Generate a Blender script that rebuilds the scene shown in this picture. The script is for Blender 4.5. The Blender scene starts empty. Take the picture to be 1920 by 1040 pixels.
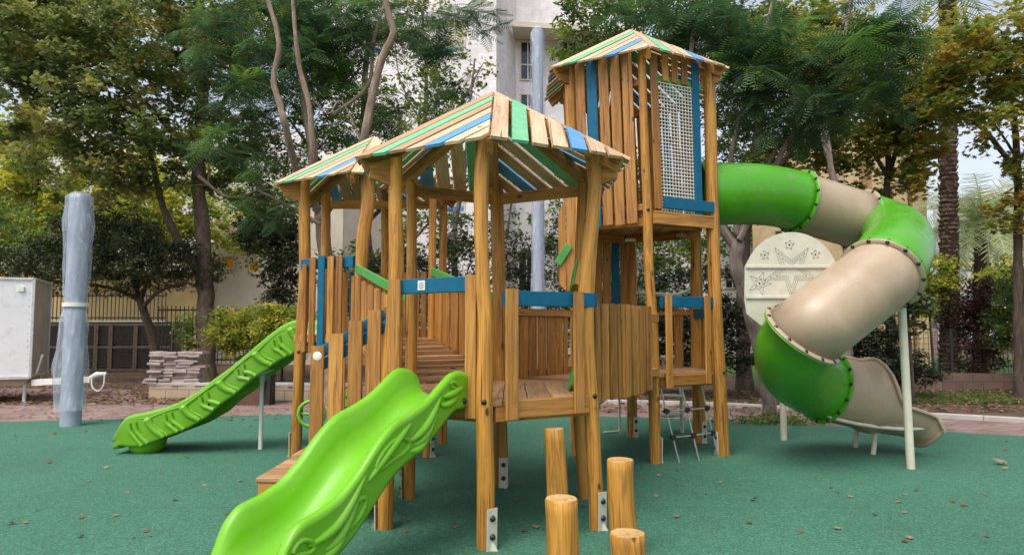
import bpy, math, random
import numpy as np
from mathutils import Vector, Matrix
R = math.radians
random.seed(7); RNG = np.random.default_rng(11)
scene = bpy.context.scene
col = scene.collection
# ------------------------------------------------------------------ camera
F = 1300.0; PITCH = math.atan(90/F); CH = 1.5
cam = bpy.data.cameras.new('camera'); cam.sensor_width = 36; cam.lens = F/1920*36
cam.clip_start = .05; cam.clip_end = 2000
co = bpy.data.objects.new('camera', cam); col.objects.link(co)
co.location = (0, 0, CH); co.rotation_euler = (R(90)+PITCH, 0, 0)
scene.camera = co
# ------------------------------------------------------------------ light
SUN_EL, SUN_AZ = 60, 212      # azimuth of the sun, degrees clockwise from +Y
w = bpy.data.worlds.new('World'); scene.world = w; w.use_nodes = True
nt = w.node_tree; bg = nt.nodes['Background']
sky = nt.nodes.new('ShaderNodeTexSky'); sky.sky_type = 'NISHITA'; sky.sun_disc = False
sky.sun_elevation = R(SUN_EL); sky.sun_rotation = R(SUN_AZ)
sky.air_density = 1.0; sky.dust_density = 4.0; sky.ozone_density = 1.0
hs = nt.nodes.new('ShaderNodeHueSaturation'); hs.inputs['Saturation'].default_value = .45
nt.links.new(sky.outputs[0], hs.inputs['Color']); nt.links.new(hs.outputs[0], bg.inputs[0]); bg.inputs[1].default_value = .15
sl = bpy.data.lights.new('sun', 'SUN'); sl.energy = 1.0; sl.angle = R(36); sl.color = (1, .93, .82)
so = bpy.data.objects.new('sun', sl); col.objects.link(so)
sd = Vector((math.sin(R(SUN_AZ))*math.cos(R(SUN_EL)), math.cos(R(SUN_AZ))*math.cos(R(SUN_EL)), math.sin(R(SUN_EL))))
so.rotation_euler = sd.to_track_quat('Z', 'Y').to_euler()
scene.view_settings.view_transform = 'Standard'; scene.view_settings.look = 'None'
scene.view_settings.gamma = 1; scene.view_settings.exposure = .78
scene.cycles.max_bounces = 8; scene.cycles.transparent_max_bounces = 8
# ------------------------------------------------------------------ pixel helpers (photo measurements -> metres)
def ray(px, py):
    u = (px-960)/F; v = (520-py)/F
    return Vector((u, math.cos(PITCH)-v*math.sin(PITCH), math.sin(PITCH)+v*math.cos(PITCH)))
def at(px, py, D):
    r = ray(px, py); return Vector((0, 0, CH)) + r*(D/r.y)
def G(px, py, z=0.0):
    r = ray(px, py); return Vector((0, 0, CH)) + r*((z-CH)/r.z)
# ------------------------------------------------------------------ materials
def new_mat(name):
    m = bpy.data.materials.new(name); m.use_nodes = True
    n = m.node_tree; return m, n, n.nodes['Principled BSDF']
def N(n, t, **kw):
    x = n.nodes.new(t)
    for k, v in kw.items(): setattr(x, k, v)
    return x
def L(n, a, b): n.links.new(a, b)
def ramp(n, fac, stops):
    r = N(n, 'ShaderNodeValToRGB'); e = r.color_ramp.elements
    while len(e) < len(stops): e.new(.5)
    for i, (p, c) in enumerate(stops):
        e[i].position = p; e[i].color = (*c, 1) if len(c) == 3 else c
    L(n, fac, r.inputs[0]); return r.outputs[0]
def mixc(n, fac, a, b, mode='MIX'):
    m = N(n, 'ShaderNodeMix', data_type='RGBA', blend_type=mode)
    for s, v in ((m.inputs[0], fac), (m.inputs[6], a), (m.inputs[7], b)):
        if hasattr(v, 'links') or hasattr(v, 'is_linked'): L(n, v, s)
        else: s.default_value = v if not isinstance(v, tuple) else (*v, 1)
    return m.outputs[2]
def noise(n, vec, scale, detail=4, rough=.55, dist=0):
    t = N(n, 'ShaderNodeTexNoise'); t.inputs['Scale'].default_value = scale; t.inputs['Detail'].default_value = detail
    t.inputs['Roughness'].default_value = rough; t.inputs['Distortion'].default_value = dist
    if vec is not None: L(n, vec, t.inputs['Vector'])
    return t.outputs[0]
def mapping(n, vec, scale):
    m = N(n, 'ShaderNodeMapping'); m.inputs['Scale'].default_value = scale; L(n, vec, m.inputs[0]); return m.outputs[0]
def bump(n, b, h, strength, dist=.01):
    x = N(n, 'ShaderNodeBump'); x.inputs['Strength'].default_value = strength; x.inputs['Distance'].default_value = dist
    L(n, h, x.inputs['Height']); L(n, x.outputs[0], b.inputs['Normal']); return x
def attr(n, name, out=1):
    a = N(n, 'ShaderNodeAttribute', attribute_name=name); return a.outputs[out]
def wood(name, light, mid, dark, rough=.5, knots=True, grey=0):
    m, n, b = new_mat(name); g = attr(n, 'grain')
    a = noise(n, mapping(n, g, (16, 16, 1.1)), 1.6, 5, .6, 1.2)
    fine = noise(n, mapping(n, g, (160, 160, 3)), 1, 3, .6)
    broad = noise(n, mapping(n, g, (2.5, 2.5, .7)), 1, 3, .5)
    c = ramp(n, a, [(.3, light), (.5, mid), (.62, dark), (.72, mid)])
    c = mixc(n, .35, c, ramp(n, fine, [(.3, dark), (.6, light)]))
    c = mixc(n, .8, c, ramp(n, broad, [(.25, (.7, .66, .6)), (.75, (1.22, 1.2, 1.15))]), 'MULTIPLY')
    ck = noise(n, mapping(n, g, (26, 26, .55)), 1, 2, .5, .3)
    c = mixc(n, ramp(n, ck, [(.672, (0, 0, 0)), (.69, (.75,)*3)]), c, tuple(x*.3 for x in dark))
    tint = ramp(n, attr(n, 'tint', 2), [(0, (.66, .57, .48)), (.3, (.86, .82, .76)), (.6, (1, 1, 1)), (.8, (1.1, 1.06, .98)), (1, (1.24, 1.26, 1.3))])
    c = mixc(n, 1, c, tint, 'MULTIPLY')
    if knots:
        v = N(n, 'ShaderNodeTexVoronoi'); v.inputs['Scale'].default_value = 1
        L(n, mapping(n, g, (7, 7, 3.2)), v.inputs['Vector'])
        c = mixc(n, ramp(n, v.outputs['Distance'], [(.06, (1, 1, 1)), (.13, (0, 0, 0))]), c, tuple(x*.35 for x in dark))
    L(n, c, b.inputs['Base Color']); b.inputs['Roughness'].default_value = rough
    hh = mixc(n, .5, fine, a); bump(n, b, hh, .35, .004)
    return m
def paint(name, c, rough=.45, var=.12, spec=.5, scale=9, bumpy=.04, dust=0):
    m, n, b = new_mat(name); t = N(n, 'ShaderNodeTexCoord').outputs['Object']
    f = noise(n, t, scale, 5, .6)
    L(n, ramp(n, f, [(.3, tuple(x*(1-var) for x in c)), (.7, tuple(min(1, x*(1+var)) for x in c))]), b.inputs['Base Color'])
    if dust:
        dn = noise(n, t, 3.1, 8, .78, .8); sc = noise(n, mapping(n, t, (3, 40, 40)), 1, 4, .6)
        cc = mixc(n, ramp(n, dn, [(.52, (0, 0, 0)), (.74, (dust,)*3)]), b.inputs['Base Color'].links[0].from_socket, (.30, .27, .20))
        cc = mixc(n, ramp(n, sc, [(.64, (0, 0, 0)), (.70, (dust*.7,)*3)]), cc, tuple(min(1, x*1.3+.06) for x in c)); L(n, cc, b.inputs['Base Color'])
    rn = noise(n, t, scale*.8, 6, .7, .5); L(n, ramp(n, rn, [(.35, (rough*.85,)*3), (.7, (min(1, rough*1.5),)*3)]), b.inputs['Roughness']); b.inputs['Specular IOR Level'].default_value = spec
    bump(n, b, noise(n, t, 130, 3), bumpy, .003)
    return m
M = {}
M['log'] = wood('log_wood', (.62, .32, .056), (.47, .22, .034), (.20, .078, .014), .5)
M['board'] = wood('board_wood', (.57, .295, .07), (.43, .20, .042), (.21, .082, .019), .55)
M['deck'] = wood('deck_wood', (.50, .32, .17), (.40, .235, .11), (.24, .125, .055), .7)
M['roofwood'] = wood('weathered_skylit_roof_wood', (.74, .57, .41), (.66, .48, .32), (.46, .30, .18), .75, knots=False)  # weathered wood, made paler still by sky reflection put into the colour
M['stumptop'] = wood('cut_wood', (.66, .46, .22), (.55, .35, .14), (.36, .2, .07), .7, knots=False)
M['blue'] = paint('blue_paint', (.003, .105, .195), .5, .12, .3)
M['roofblue'] = paint('roof_blue', (.10, .29, .56), .6)
M['roofgreen'] = paint('roof_green', (.17, .47, .25), .65)  # both roof stripe colours are paled to carry the sky's reflection
M['green'] = paint('green_paint', (.07, .30, .06), .5)
M['plate'] = paint('cream_metal', (.56, .54, .43), .5, .08)
M['white'] = paint('white_metal', (.72, .71, .66), .5, .06)
M['black'] = paint('black_plastic', (.012, .012, .014), .3)
M['steel'] = paint('steel_cable', (.45, .44, .42), .35, .2); M['steel'].node_tree.nodes['Principled BSDF'].inputs['Metallic'].default_value = .7
M['lime'] = paint('lime_plastic', (.15, .43, .012), .3, .05, .5, 2.5, .02, dust=.35)
M['limedark'] = paint('deep_lime_plastic', (.14, .37, .012), .34, .06, .5, 2.5, .02, dust=.35)
M['tubegreen'] = paint('green_tube_plastic', (.075, .33, .012), .27, .06, .5, 3, .015, dust=.35)
def beige():
    m, n, b = new_mat('beige_tube_plastic'); t = N(n, 'ShaderNodeTexCoord').outputs['Object']
    f = noise(n, t, 2.2, 6, .65, .6); f2 = noise(n, t, 60, 3)
    c = ramp(n, f, [(.3, (.34, .25, .16)), (.5, (.39, .295, .20)), (.7, (.43, .335, .24))])
    c = mixc(n, .05, c, ramp(n, f2, [(.4, (.3, .2, .12)), (.6, (.7, .6, .5))]))
    L(n, c, b.inputs['Base Color']); b.inputs['Roughness'].default_value = .36; bump(n, b, f2, .03, .002); return m
M['beige'] = beige()
def plastic_wrap():
    m, n, b = new_mat('clear_plastic_wrap'); t = N(n, 'ShaderNodeTexCoord').outputs['Object']
    b.inputs['Base Color'].default_value = (.62, .68, .80, 1); b.inputs['Roughness'].default_value = .15
    f = noise(n, mapping(n, t, (5, 5, 1.2)), 1.6, 2, .5, 1.6)
    L(n, ramp(n, f, [(.3, (.16,)*3), (.62, (.36,)*3), (.78, (.75,)*3)]), b.inputs['Alpha'])
    bump(n, b, f, .5, .03); return m
M['wrap'] = plastic_wrap()
M['polegrey'] = paint('grey_pole_paint', (.30, .33, .41), .5, .1)
def rubber():
    m, n, b = new_mat('green_rubber'); t = N(n, 'ShaderNodeTexCoord').outputs['Object']
    v = N(n, 'ShaderNodeTexVoronoi'); v.inputs['Scale'].default_value = 95; L(n, t, v.inputs['Vector'])
    sp = N(n, 'ShaderNodeSeparateColor'); L(n, v.outputs['Color'], sp.inputs[0])
    g = ramp(n, sp.outputs[0], [(0, (.022, .088, .055)), (.35, (.032, .132, .082)), (.7, (.040, .160, .10)), (1, (.085, .235, .16))])
    big = noise(n, t, .7, 5, .6, .5)
    g = mixc(n, .9, g, ramp(n, big, [(.3, (.86, .88, .86)), (.7, (1.12, 1.1, 1.1))]), 'MULTIPLY')
    d = noise(n, t, 2.3, 6, .7, 1); g = mixc(n, ramp(n, d, [(.6, (0, 0, 0)), (.78, (.28,)*3)]), g, (.10, .13, .09))
    sx = N(n, 'ShaderNodeSeparateXYZ'); L(n, mapping(n, t, (1, 1, 1)), sx.inputs[0])
    wv = noise(n, t, .35, 2, .5)
    def seam(src, period, off):
        a_ = N(n, 'ShaderNodeMath', operation='ADD'); L(n, src, a_.inputs[0]); a_.inputs[1].default_value = off
        d_ = N(n, 'ShaderNodeMath', operation='PINGPONG'); L(n, a_.outputs[0], d_.inputs[0]); d_.inputs[1].default_value = period; return d_.outputs[0]
    g = mixc(n, ramp(n, seam(sx.outputs[1], 3.1, .4), [(0, (.45,)*3), (.006, (.4,)*3), (.009, (0, 0, 0))]), g, (.02, .07, .045))
    sc_ = noise(n, t, 5.5, 7, .75, .6); g = mixc(n, ramp(n, sc_, [(.62, (0, 0, 0)), (.75, (.30,)*3)]), g, (.13, .17, .11))
    L(n, g, b.inputs['Base Color']); b.inputs['Roughness'].default_value = .85; bump(n, b, v.outputs['Distance'], .6, .004); return m
M['rubber'] = rubber()
def pavers():
    m, n, b = new_mat('mauve_pavers'); t = N(n, 'ShaderNodeTexCoord').outputs['Object']
    k = N(n, 'ShaderNodeTexBrick'); k.inputs['Scale'].default_value = 1; k.inputs['Brick Width'].default_value = .2; k.inputs['Row Height'].default_value = .1
    k.inputs['Mortar Size'].default_value = .006; k.inputs['Color1'].default_value = (.21, .13, .115, 1); k.inputs['Color2'].default_value = (.30, .205, .185, 1); k.inputs['Mortar'].default_value = (.11, .08, .07, 1)
    L(n, t, k.inputs['Vector'])
    d = noise(n, t, .8, 6, .7, .6)
    c = mixc(n, ramp(n, d, [(.5, (0, 0, 0)), (.68, (.6,)*3)]), k.outputs['Color'], (.36, .30, .26))
    d2 = noise(n, t, 2.1, 6, .75, .4); c = mixc(n, ramp(n, d2, [(.5, (0, 0, 0)), (.7, (.75,)*3)]), c, (.10, .055, .035))
    L(n, c, b.inputs['Base Color']); b.inputs['Roughness'].default_value = .9; bump(n, b, k.outputs['Fac'], -.4, .004); return m
M['pavers'] = pavers()
def soil():
    m, n, b = new_mat('soil'); t = N(n, 'ShaderNodeTexCoord').outputs['Object']
    a = noise(n, t, 1.2, 6, .7); c = noise(n, t, 14, 5, .7)
    x = ramp(n, a, [(.35, (.075, .045, .028)), (.55, (.12, .075, .045)), (.7, (.17, .12, .08))])
    x = mixc(n, .6, x, ramp(n, c, [(.35, (.5, .45, .4)), (.65, (1.5, 1.4, 1.3))]), 'MULTIPLY')
    L(n, x, b.inputs['Base Color']); b.inputs['Roughness'].default_value = .95; bump(n, b, c, .8, .05); return m
M['soil'] = soil()
def stone(name, c1, c2, scale=(1, 1, 1), bw=.45, rh=.2, mort=(.2, .17, .14), rough=.85, ms=.008):
    m, n, b = new_mat(name); t = N(n, 'ShaderNodeTexCoord').outputs['Object']
    s = N(n, 'ShaderNodeSeparateXYZ'); L(n, t, s.inputs[0]); cb = N(n, 'ShaderNodeCombineXYZ')
    ad = N(n, 'ShaderNodeMath'); L(n, s.outputs[0], ad.inputs[0]); L(n, s.outputs[1], ad.inputs[1])
    L(n, ad.outputs[0], cb.inputs[0]); L(n, s.outputs[2], cb.inputs[1])
    k = N(n, 'ShaderNodeTexBrick'); k.inputs['Scale'].default_value = 1; k.inputs['Brick Width'].default_value = bw; k.inputs['Row Height'].default_value = rh
    k.inputs['Mortar Size'].default_value = ms; k.inputs['Color1'].default_value = (*c1, 1); k.inputs['Color2'].default_value = (*c2, 1); k.inputs['Mortar'].default_value = (*mort, 1)
    L(n, cb.outputs[0], k.inputs['Vector'])
    d = noise(n, t, 1.5, 6, .7)
    c = mixc(n, .7, k.outputs['Color'], ramp(n, d, [(.3, (.72, .7, .66)), (.7, (1.15, 1.15, 1.15))]), 'MULTIPLY')
    L(n, c, b.inputs['Base Color']); b.inputs['Roughness'].default_value = rough; bump(n, b, noise(n, t, 30, 4), .3, .01); return m
M['lowwall'] = stone('low_stone_wall', (.42, .31, .22), (.52, .42, .32))
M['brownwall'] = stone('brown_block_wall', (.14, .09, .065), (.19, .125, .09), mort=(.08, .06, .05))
M['whitestone'] = stone('white_cladding', (.70, .68, .68), (.76, .75, .76), bw=.9, rh=.45, mort=(.62, .61, .62))
M['beigestone'] = stone('beige_cladding', (.62, .46, .26), (.70, .54, .32), bw=.8, rh=.4, mort=(.45, .33, .2))
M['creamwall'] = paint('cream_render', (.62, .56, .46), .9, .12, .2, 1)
M['sunlitwall'] = paint('sun_tinted_cream_render', (.82, .62, .32), .9, .15, .2, .8)  # cream wall; yellow sunlight is put into the base colour
M['louver'] = paint('dark_louver', (.075, .06, .048), .6, .3)
M['louverframe'] = paint('brown_frame', (.10, .075, .05), .6, .3)
M['bars'] = paint('dark_bars', (.03, .026, .022), .5)
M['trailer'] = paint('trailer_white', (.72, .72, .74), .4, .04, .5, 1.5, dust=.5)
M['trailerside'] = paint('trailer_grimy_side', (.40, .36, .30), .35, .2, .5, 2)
M['galv'] = paint('galvanised', (.5, .5, .5), .4, .15)
M['brick'] = paint('stacked_paver', (.36, .30, .27), .9, .25, .3, 5)
M['kerb'] = paint('pale_kerb', (.42, .40, .37), .85, .15, .3, 3)
M['glassdark'] = paint('window_glass', (.02, .03, .04), .1, .3); M['glassblue'] = paint('blue_glass', (.10, .22, .45), .1, .2)
M['shutter'] = paint('roller_shutter', (.42, .40, .36), .7, .05)
M['yellowpane'] = paint('yellow_window', (.75, .42, .04), .5, .2)
M['darkbin'] = paint('dark_planter', (.02, .017, .016), .6, .2); M['brownbin'] = paint('brown_planter', (.13, .07, .045), .7, .2)
def bark(name, c1, c2, sc=(9, 9, 2.0), st=.8):
    m, n, b = new_mat(name); g = attr(n, 'grain')
    a = noise(n, mapping(n, g, sc), 1.5, 6, .65, .7)
    L(n, ramp(n, a, [(.33, c1), (.6, c2), (.75, tuple(min(1, x*1.5) for x in c2))]), b.inputs['Base Color']); b.inputs['Roughness'].default_value = .95
    bump(n, b, a, st, .05); return m
M['bark'] = bark('plane_bark', (.07, .045, .032), (.17, .125, .09), (5, 5, 2.5))
M['barkgrey'] = bark('grey_bark', (.10, .075, .065), (.24, .19, .16)); M['barkpink'] = bark('smooth_bark', (.15, .105, .075), (.28, .21, .155))
M['barkdark'] = bark('dark_bark', (.035, .024, .018), (.10, .07, .05)); M['barkpalm'] = bark('palm_bark', (.03, .018, .012), (.12, .075, .05), (14, 14, 9), 1)
def leafmat(name, cols, trans=.35, rough=.55):
    m, n, b = new_mat(name); f = attr(n, 'tint', 2)
    c = ramp(n, f, [(i/(len(cols)-1), x) for i, x in enumerate(cols)])
    L(n, c, b.inputs['Base Color']); b.inputs['Roughness'].default_value = rough; b.inputs['Specular IOR Level'].default_value = .35
    tr = N(n, 'ShaderNodeBsdfTranslucent'); hs = N(n, 'ShaderNodeHueSaturation'); hs.inputs['Value'].default_value = 1.5; hs.inputs['Saturation'].default_value = 1.1
    L(n, c, hs.inputs['Color']); L(n, hs.outputs[0], tr.inputs[0])
    mx = N(n, 'ShaderNodeMixShader'); mx.inputs[0].default_value = trans
    L(n, b.outputs[0], mx.inputs[1]); L(n, tr.outputs[0], mx.inputs[2]); L(n, mx.outputs[0], n.nodes['Material Output'].inputs[0]); return m
M['l_plane'] = leafmat('plane_leaves', [(.07, .095, .035), (.13, .17, .055), (.20, .24, .075), (.30, .29, .09), (.46, .38, .08)], .42)
M['l_sunlit'] = leafmat('sunlit_leaves', [(.11, .15, .03), (.23, .28, .05), (.42, .43, .08), (.66, .56, .10)], .5)  # glow of sunlit and backlit foliage is painted into these leaf colours
M['l_autumn'] = leafmat('autumn_plane_leaves', [(.11, .15, .04), (.19, .23, .05), (.27, .27, .06), (.38, .27, .06), (.46, .22, .05)], .45)
M['l_jac'] = leafmat('feathery_leaves', [(.022, .05, .026), (.045, .095, .04), (.08, .155, .06), (.14, .25, .06)], .35)
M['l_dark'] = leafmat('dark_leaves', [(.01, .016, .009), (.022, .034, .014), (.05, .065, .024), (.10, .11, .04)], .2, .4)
M['l_mid'] = leafmat('mid_green_leaves', [(.045, .075, .025), (.09, .14, .035), (.16, .22, .05), (.32, .36, .08)], .45)
M['l_palm'] = leafmat('palm_leaves', [(.26, .31, .15), (.4, .45, .24), (.6, .62, .42)], .5)
M['l_maroon'] = leafmat('maroon_leaves', [(.02, .02, .012), (.05, .02, .016), (.09, .03, .022), (.04, .05, .02)], .25)
M['litter'] = leafmat('dry_leaves', [(.08, .04, .02), (.15, .08, .04), (.22, .125, .07), (.32, .22, .13)], .05, .9)
M['grass'] = leafmat('grass', [(.04, .08, .015), (.08, .15, .03), (.16, .2, .06)], .3)
# ------------------------------------------------------------------ objects
ORG = {}
def empty(name, loc, label, cat, group=None):
    o = bpy.data.objects.new(name, None); col.objects.link(o); o.location = loc; o.empty_display_size = .2
    ORG[o.name] = Vector(loc); return tag(o, label, cat, group)
def tag(o, label=None, cat=None, group=None, kind=None):
    if label: o['label'] = label
    if cat: o['category'] = cat
    if group: o['group'] = group
    if kind: o['kind'] = kind
    return o
def copy_tree(o, parent=None):
    c = o.copy(); col.objects.link(c); c.parent = parent
    for ch in list(o.children): copy_tree(ch, c)
    return c
def frame(d):
    d = d.normalized(); a = Vector((0, 0, 1)) if abs(d.z) < .95 else Vector((0, 1, 0))
    x = d.cross(a).normalized(); return x, x.cross(d).normalized()
class MB:
    def __init__(s): s.v = []; s.f = []; s.m = []; s.s = []; s.g = []; s.t = []
    def add(s, vs, fs, grain=None, tint=None, smooth=False, mi=0):
        b = len(s.v); s.v += [tuple(v) for v in vs]; t = random.random() if tint is None else tint
        s.g += [tuple(g) for g in (grain if grain is not None else vs)]; s.t += [t]*len(vs)
        for f in fs: s.f.append(tuple(i+b for i in f)); s.m.append(mi); s.s.append(smooth)
        return s
    def board(s, p0, p1, wd, w, th, ch=.005, tint=None, mi=0):
        """board from p0 to p1, width w along wd, thickness th, chamfered edges"""
        p0 = Vector(p0); p1 = Vector(p1); d = (p1-p0); ln = d.length; d.normalize()
        wd = Vector(wd); wd = (wd-d*wd.dot(d)).normalized(); n = d.cross(wd)
        a, b = w/2, th/2; c = min(ch, a*.5, b*.5)
        pr = [(a-c, -b), (a, -b+c), (a, b-c), (a-c, b), (-a+c, b), (-a, b-c), (-a, -b+c), (-a+c, -b)]
        off = Vector((random.uniform(0, 50), random.uniform(0, 50), random.uniform(0, 50)))
        vs = []; gr = []
        for k, z in enumerate((0, ln)):
            for x, y in pr: vs.append(p0+d*z+wd*x+n*y); gr.append(off+Vector((x, y, z)))
        fs = [(i, (i+1) % 8, 8+(i+1) % 8, 8+i) for i in range(8)] + [tuple(range(7, -1, -1)), tuple(range(8, 16))]
        return s.add(vs, fs, gr, tint, False, mi)
    def box(s, lo, hi, tint=None, mi=0, ch=.006):
        lo = Vector(lo); hi = Vector(hi); c = (lo+hi)/2; e = hi-lo
        return s.board((c.x, c.y, lo.z), (c.x, c.y, hi.z), (1, 0, 0), e.x, e.y, ch, tint, mi)
    def poly(s, pts, n, th, along, tint=None, mi=0):
        """flat polygon (3-D points) given thickness th along n; grain runs along 'along'"""
        n = Vector(n).normalized(); along = Vector(along).normalized(); ac = n.cross(along)
        off = Vector((random.uniform(0, 50), random.uniform(0, 50), random.uniform(0, 50))); k = len(pts)
        vs = [Vector(p) for p in pts] + [Vector(p)+n*th for p in pts]
        gr = [off+Vector((v.dot(ac), v.dot(n), v.dot(along))) for v in vs]
        fs = [tuple(range(k-1, -1, -1)), tuple(range(k, 2*k))]+[(i, (i+1) % k, k+(i+1) % k, k+i) for i in range(k)]
        return s.add(vs, fs, gr, tint, False, mi)
    def loft(s, rings, closed=True, caps=True, tint=None, mi=0, smooth=True, capmi=None, glen=None):
        k = len(rings[0]); off = Vector((random.uniform(0, 50), random.uniform(0, 50), random.uniform(0, 50)))
        vs = []; gr = []; z = 0; pc = None
        for r in rings:
            c = sum((Vector(p) for p in r), Vector())/k
            if pc is not None: z += (c-pc).length
            pc = c
            rr = sum((Vector(p)-c).length for p in r)/k
            for i, p in enumerate(r):
                an = 2*math.pi*i/k; vs.append(p); gr.append(off+Vector((math.cos(an)*rr, math.sin(an)*rr, z)))
        fs = []
        for j in range(len(rings)-1):
            for i in range(k if closed else k-1):
                a = j*k+i; b = j*k+(i+1) % k; fs.append((a, b, b+k, a+k))
        t = random.random() if tint is None else tint
        s.add(vs, fs, gr, t, smooth, mi)
        if caps:
            cm = mi if capmi is None else capmi
            o2 = off+Vector((9, 3, 0))
            for q, rev in ((0, True), ((len(rings)-1), False)):
                vv = rings[q]; c = sum((Vector(p) for p in vv), Vector())/k
                s.add(vv, [tuple(range(k-1, -1, -1)) if rev else tuple(range(k))], [o2+(Vector(p)-c) for p in vv], t, False, cm)
        return s
    def tube(s, pts, rad, n=12, caps=True, tint=None, mi=0, wob=0, capmi=None, smooth=True):
        pts = [Vector(p) for p in pts]; rad = rad if hasattr(rad, '__len__') else [rad]*len(pts)
        rings = []; x = None; ph = random.uniform(0, 9)
        for i, p in enumerate(pts):
            d = pts[min(i+1, len(pts)-1)]-pts[max(i-1, 0)]
            if x is None: x, y = frame(d)
            else:
                d.normalize(); x = (x-d*x.dot(d)).normalized()
            y = x.cross(d.normalized())
            rings.append([p+(x*math.cos(2*math.pi*k/n)+y*math.sin(2*math.pi*k/n))*rad[i]*(1+(wob*math.sin(3*2*math.pi*k/n+ph+i*.7)+wob*.7*math.sin(2*2*math.pi*k/n+ph*2-i*.4) if wob else 0)) for k in range(n)])
        return s.loft(rings, True, caps, tint, mi, smooth, capmi)
    def dome(s, c, nrm, r, h=None, n=10, mi=0):
        nrm = Vector(nrm).normalized(); x, y = frame(nrm); c = Vector(c); h = h or r*.8
        rings = [[c+nrm*(h*math.sin(a))+(x*math.cos(2*math.pi*k/n)+y*math.sin(2*math.pi*k/n))*r*max(math.cos(a), .05) for k in range(n)] for a in (0, .35, .8, 1.25, 1.5)]
        return s.loft(rings, True, True, None, mi)
    def build(s, name, mats, parent=None, **kw):
        me = bpy.data.meshes.new(name); o = bpy.data.objects.new(name, me); col.objects.link(o)
        org = Vector((0, 0, 0)); p = parent
        while p is not None:
            if p.parent is None: org = ORG.get(p.name, Vector(p.location))
            p = p.parent
        if parent is None and kw.get('origin') is not None: org = Vector(kw.pop('origin')); o.location = org
        kw.pop('origin', None)
        V = np.array(s.v, dtype=np.float32)-np.array(org, dtype=np.float32)
        me.from_pydata(V.tolist(), [], s.f)
        for m in (mats if isinstance(mats, (list, tuple)) else [mats]): me.materials.append(M[m] if isinstance(m, str) else m)
        me.polygons.foreach_set('material_index', s.m); me.polygons.foreach_set('use_smooth', s.s)
        a = me.attributes.new('grain', 'FLOAT_VECTOR', 'POINT'); a.data.foreach_set('vector', np.array(s.g, dtype=np.float32).ravel())
        a = me.attributes.new('tint', 'FLOAT', 'POINT'); a.data.foreach_set('value', np.array(s.t, dtype=np.float32))
        me.update(); o.parent = parent
        if kw: tag(o, **kw)
        return o
def sheet(name, pts, z, mat, kind='structure', **kw):
    m = MB(); m.add([(p[0], p[1], z) for p in pts], [tuple(range(len(pts)))]); return m.build(name, mat, kind=kind, **kw)
def smooth_path(pts, n=6):
    pts = [Vector(p) for p in pts]; out = []
    for i in range(len(pts)-1):
        p0 = pts[max(i-1, 0)]; p1 = pts[i]; p2 = pts[i+1]; p3 = pts[min(i+2, len(pts)-1)]
        for k in range(n):
            t = k/n; out.append(.5*((2*p1)+(p2-p0)*t+(2*p0-5*p1+4*p2-p3)*t*t+(3*p1-p0-3*p2+p3)*t**3))
    out.append(pts[-1]); return out
def lerp(a, b, t): return a+(b-a)*t
def interp(x, xs, ys): return float(np.interp(x, xs, ys))

# ================================================================== SETTING
sheet('ground', [(-300, -60), (300, -60), (300, 400), (-300, 400)], 0, 'soil')
far = [G(0, 792), G(200, 787), G(400, 781), G(560, 778), G(900, 778), G(1240, 784), G(1380, 792), G(1560, 800), G(1780, 811), G(1920, 818), G(2300, 836)]
L0 = Vector((-14, 10.6, 0))
sheet('rubber_floor', [(-14, -6), (12, -6)]+[tuple(p[:2]) for p in reversed(far)]+[tuple(L0[:2])], .012, 'rubber')
kerbline = [Vector((-3.4, 13.75, 0)), G(1130, 757), G(1240, 759), G(1380, 764), G(1540, 774), G(1780, 785), G(1920, 793), G(2300, 818)]
sheet('paved_path', [(-16, 9.5), (12, 7.5)]+[(p.x, p.y+.02) for p in reversed(kerbline)]+[(-5, 13.7), (-7.6, 14.2), (-9, 16.5), (-16, 17)], .006, 'pavers')
m = MB()
for a, b in zip(kerbline[1:-1], kerbline[2:]):
    n_ = int((b-a).length/.5)+1
    for k in range(n_):
        p = lerp(a, b, k/n_); q = lerp(a, b, (k+1)/n_); e = (q-p).normalized()*.004
        m.board(p+e+Vector((0, .06, .03)), q-e+Vector((0, .06, .03)), (0, 0, 1), .10, .13, .012)
m.build('kerb', 'kerb', kind='structure')
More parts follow.
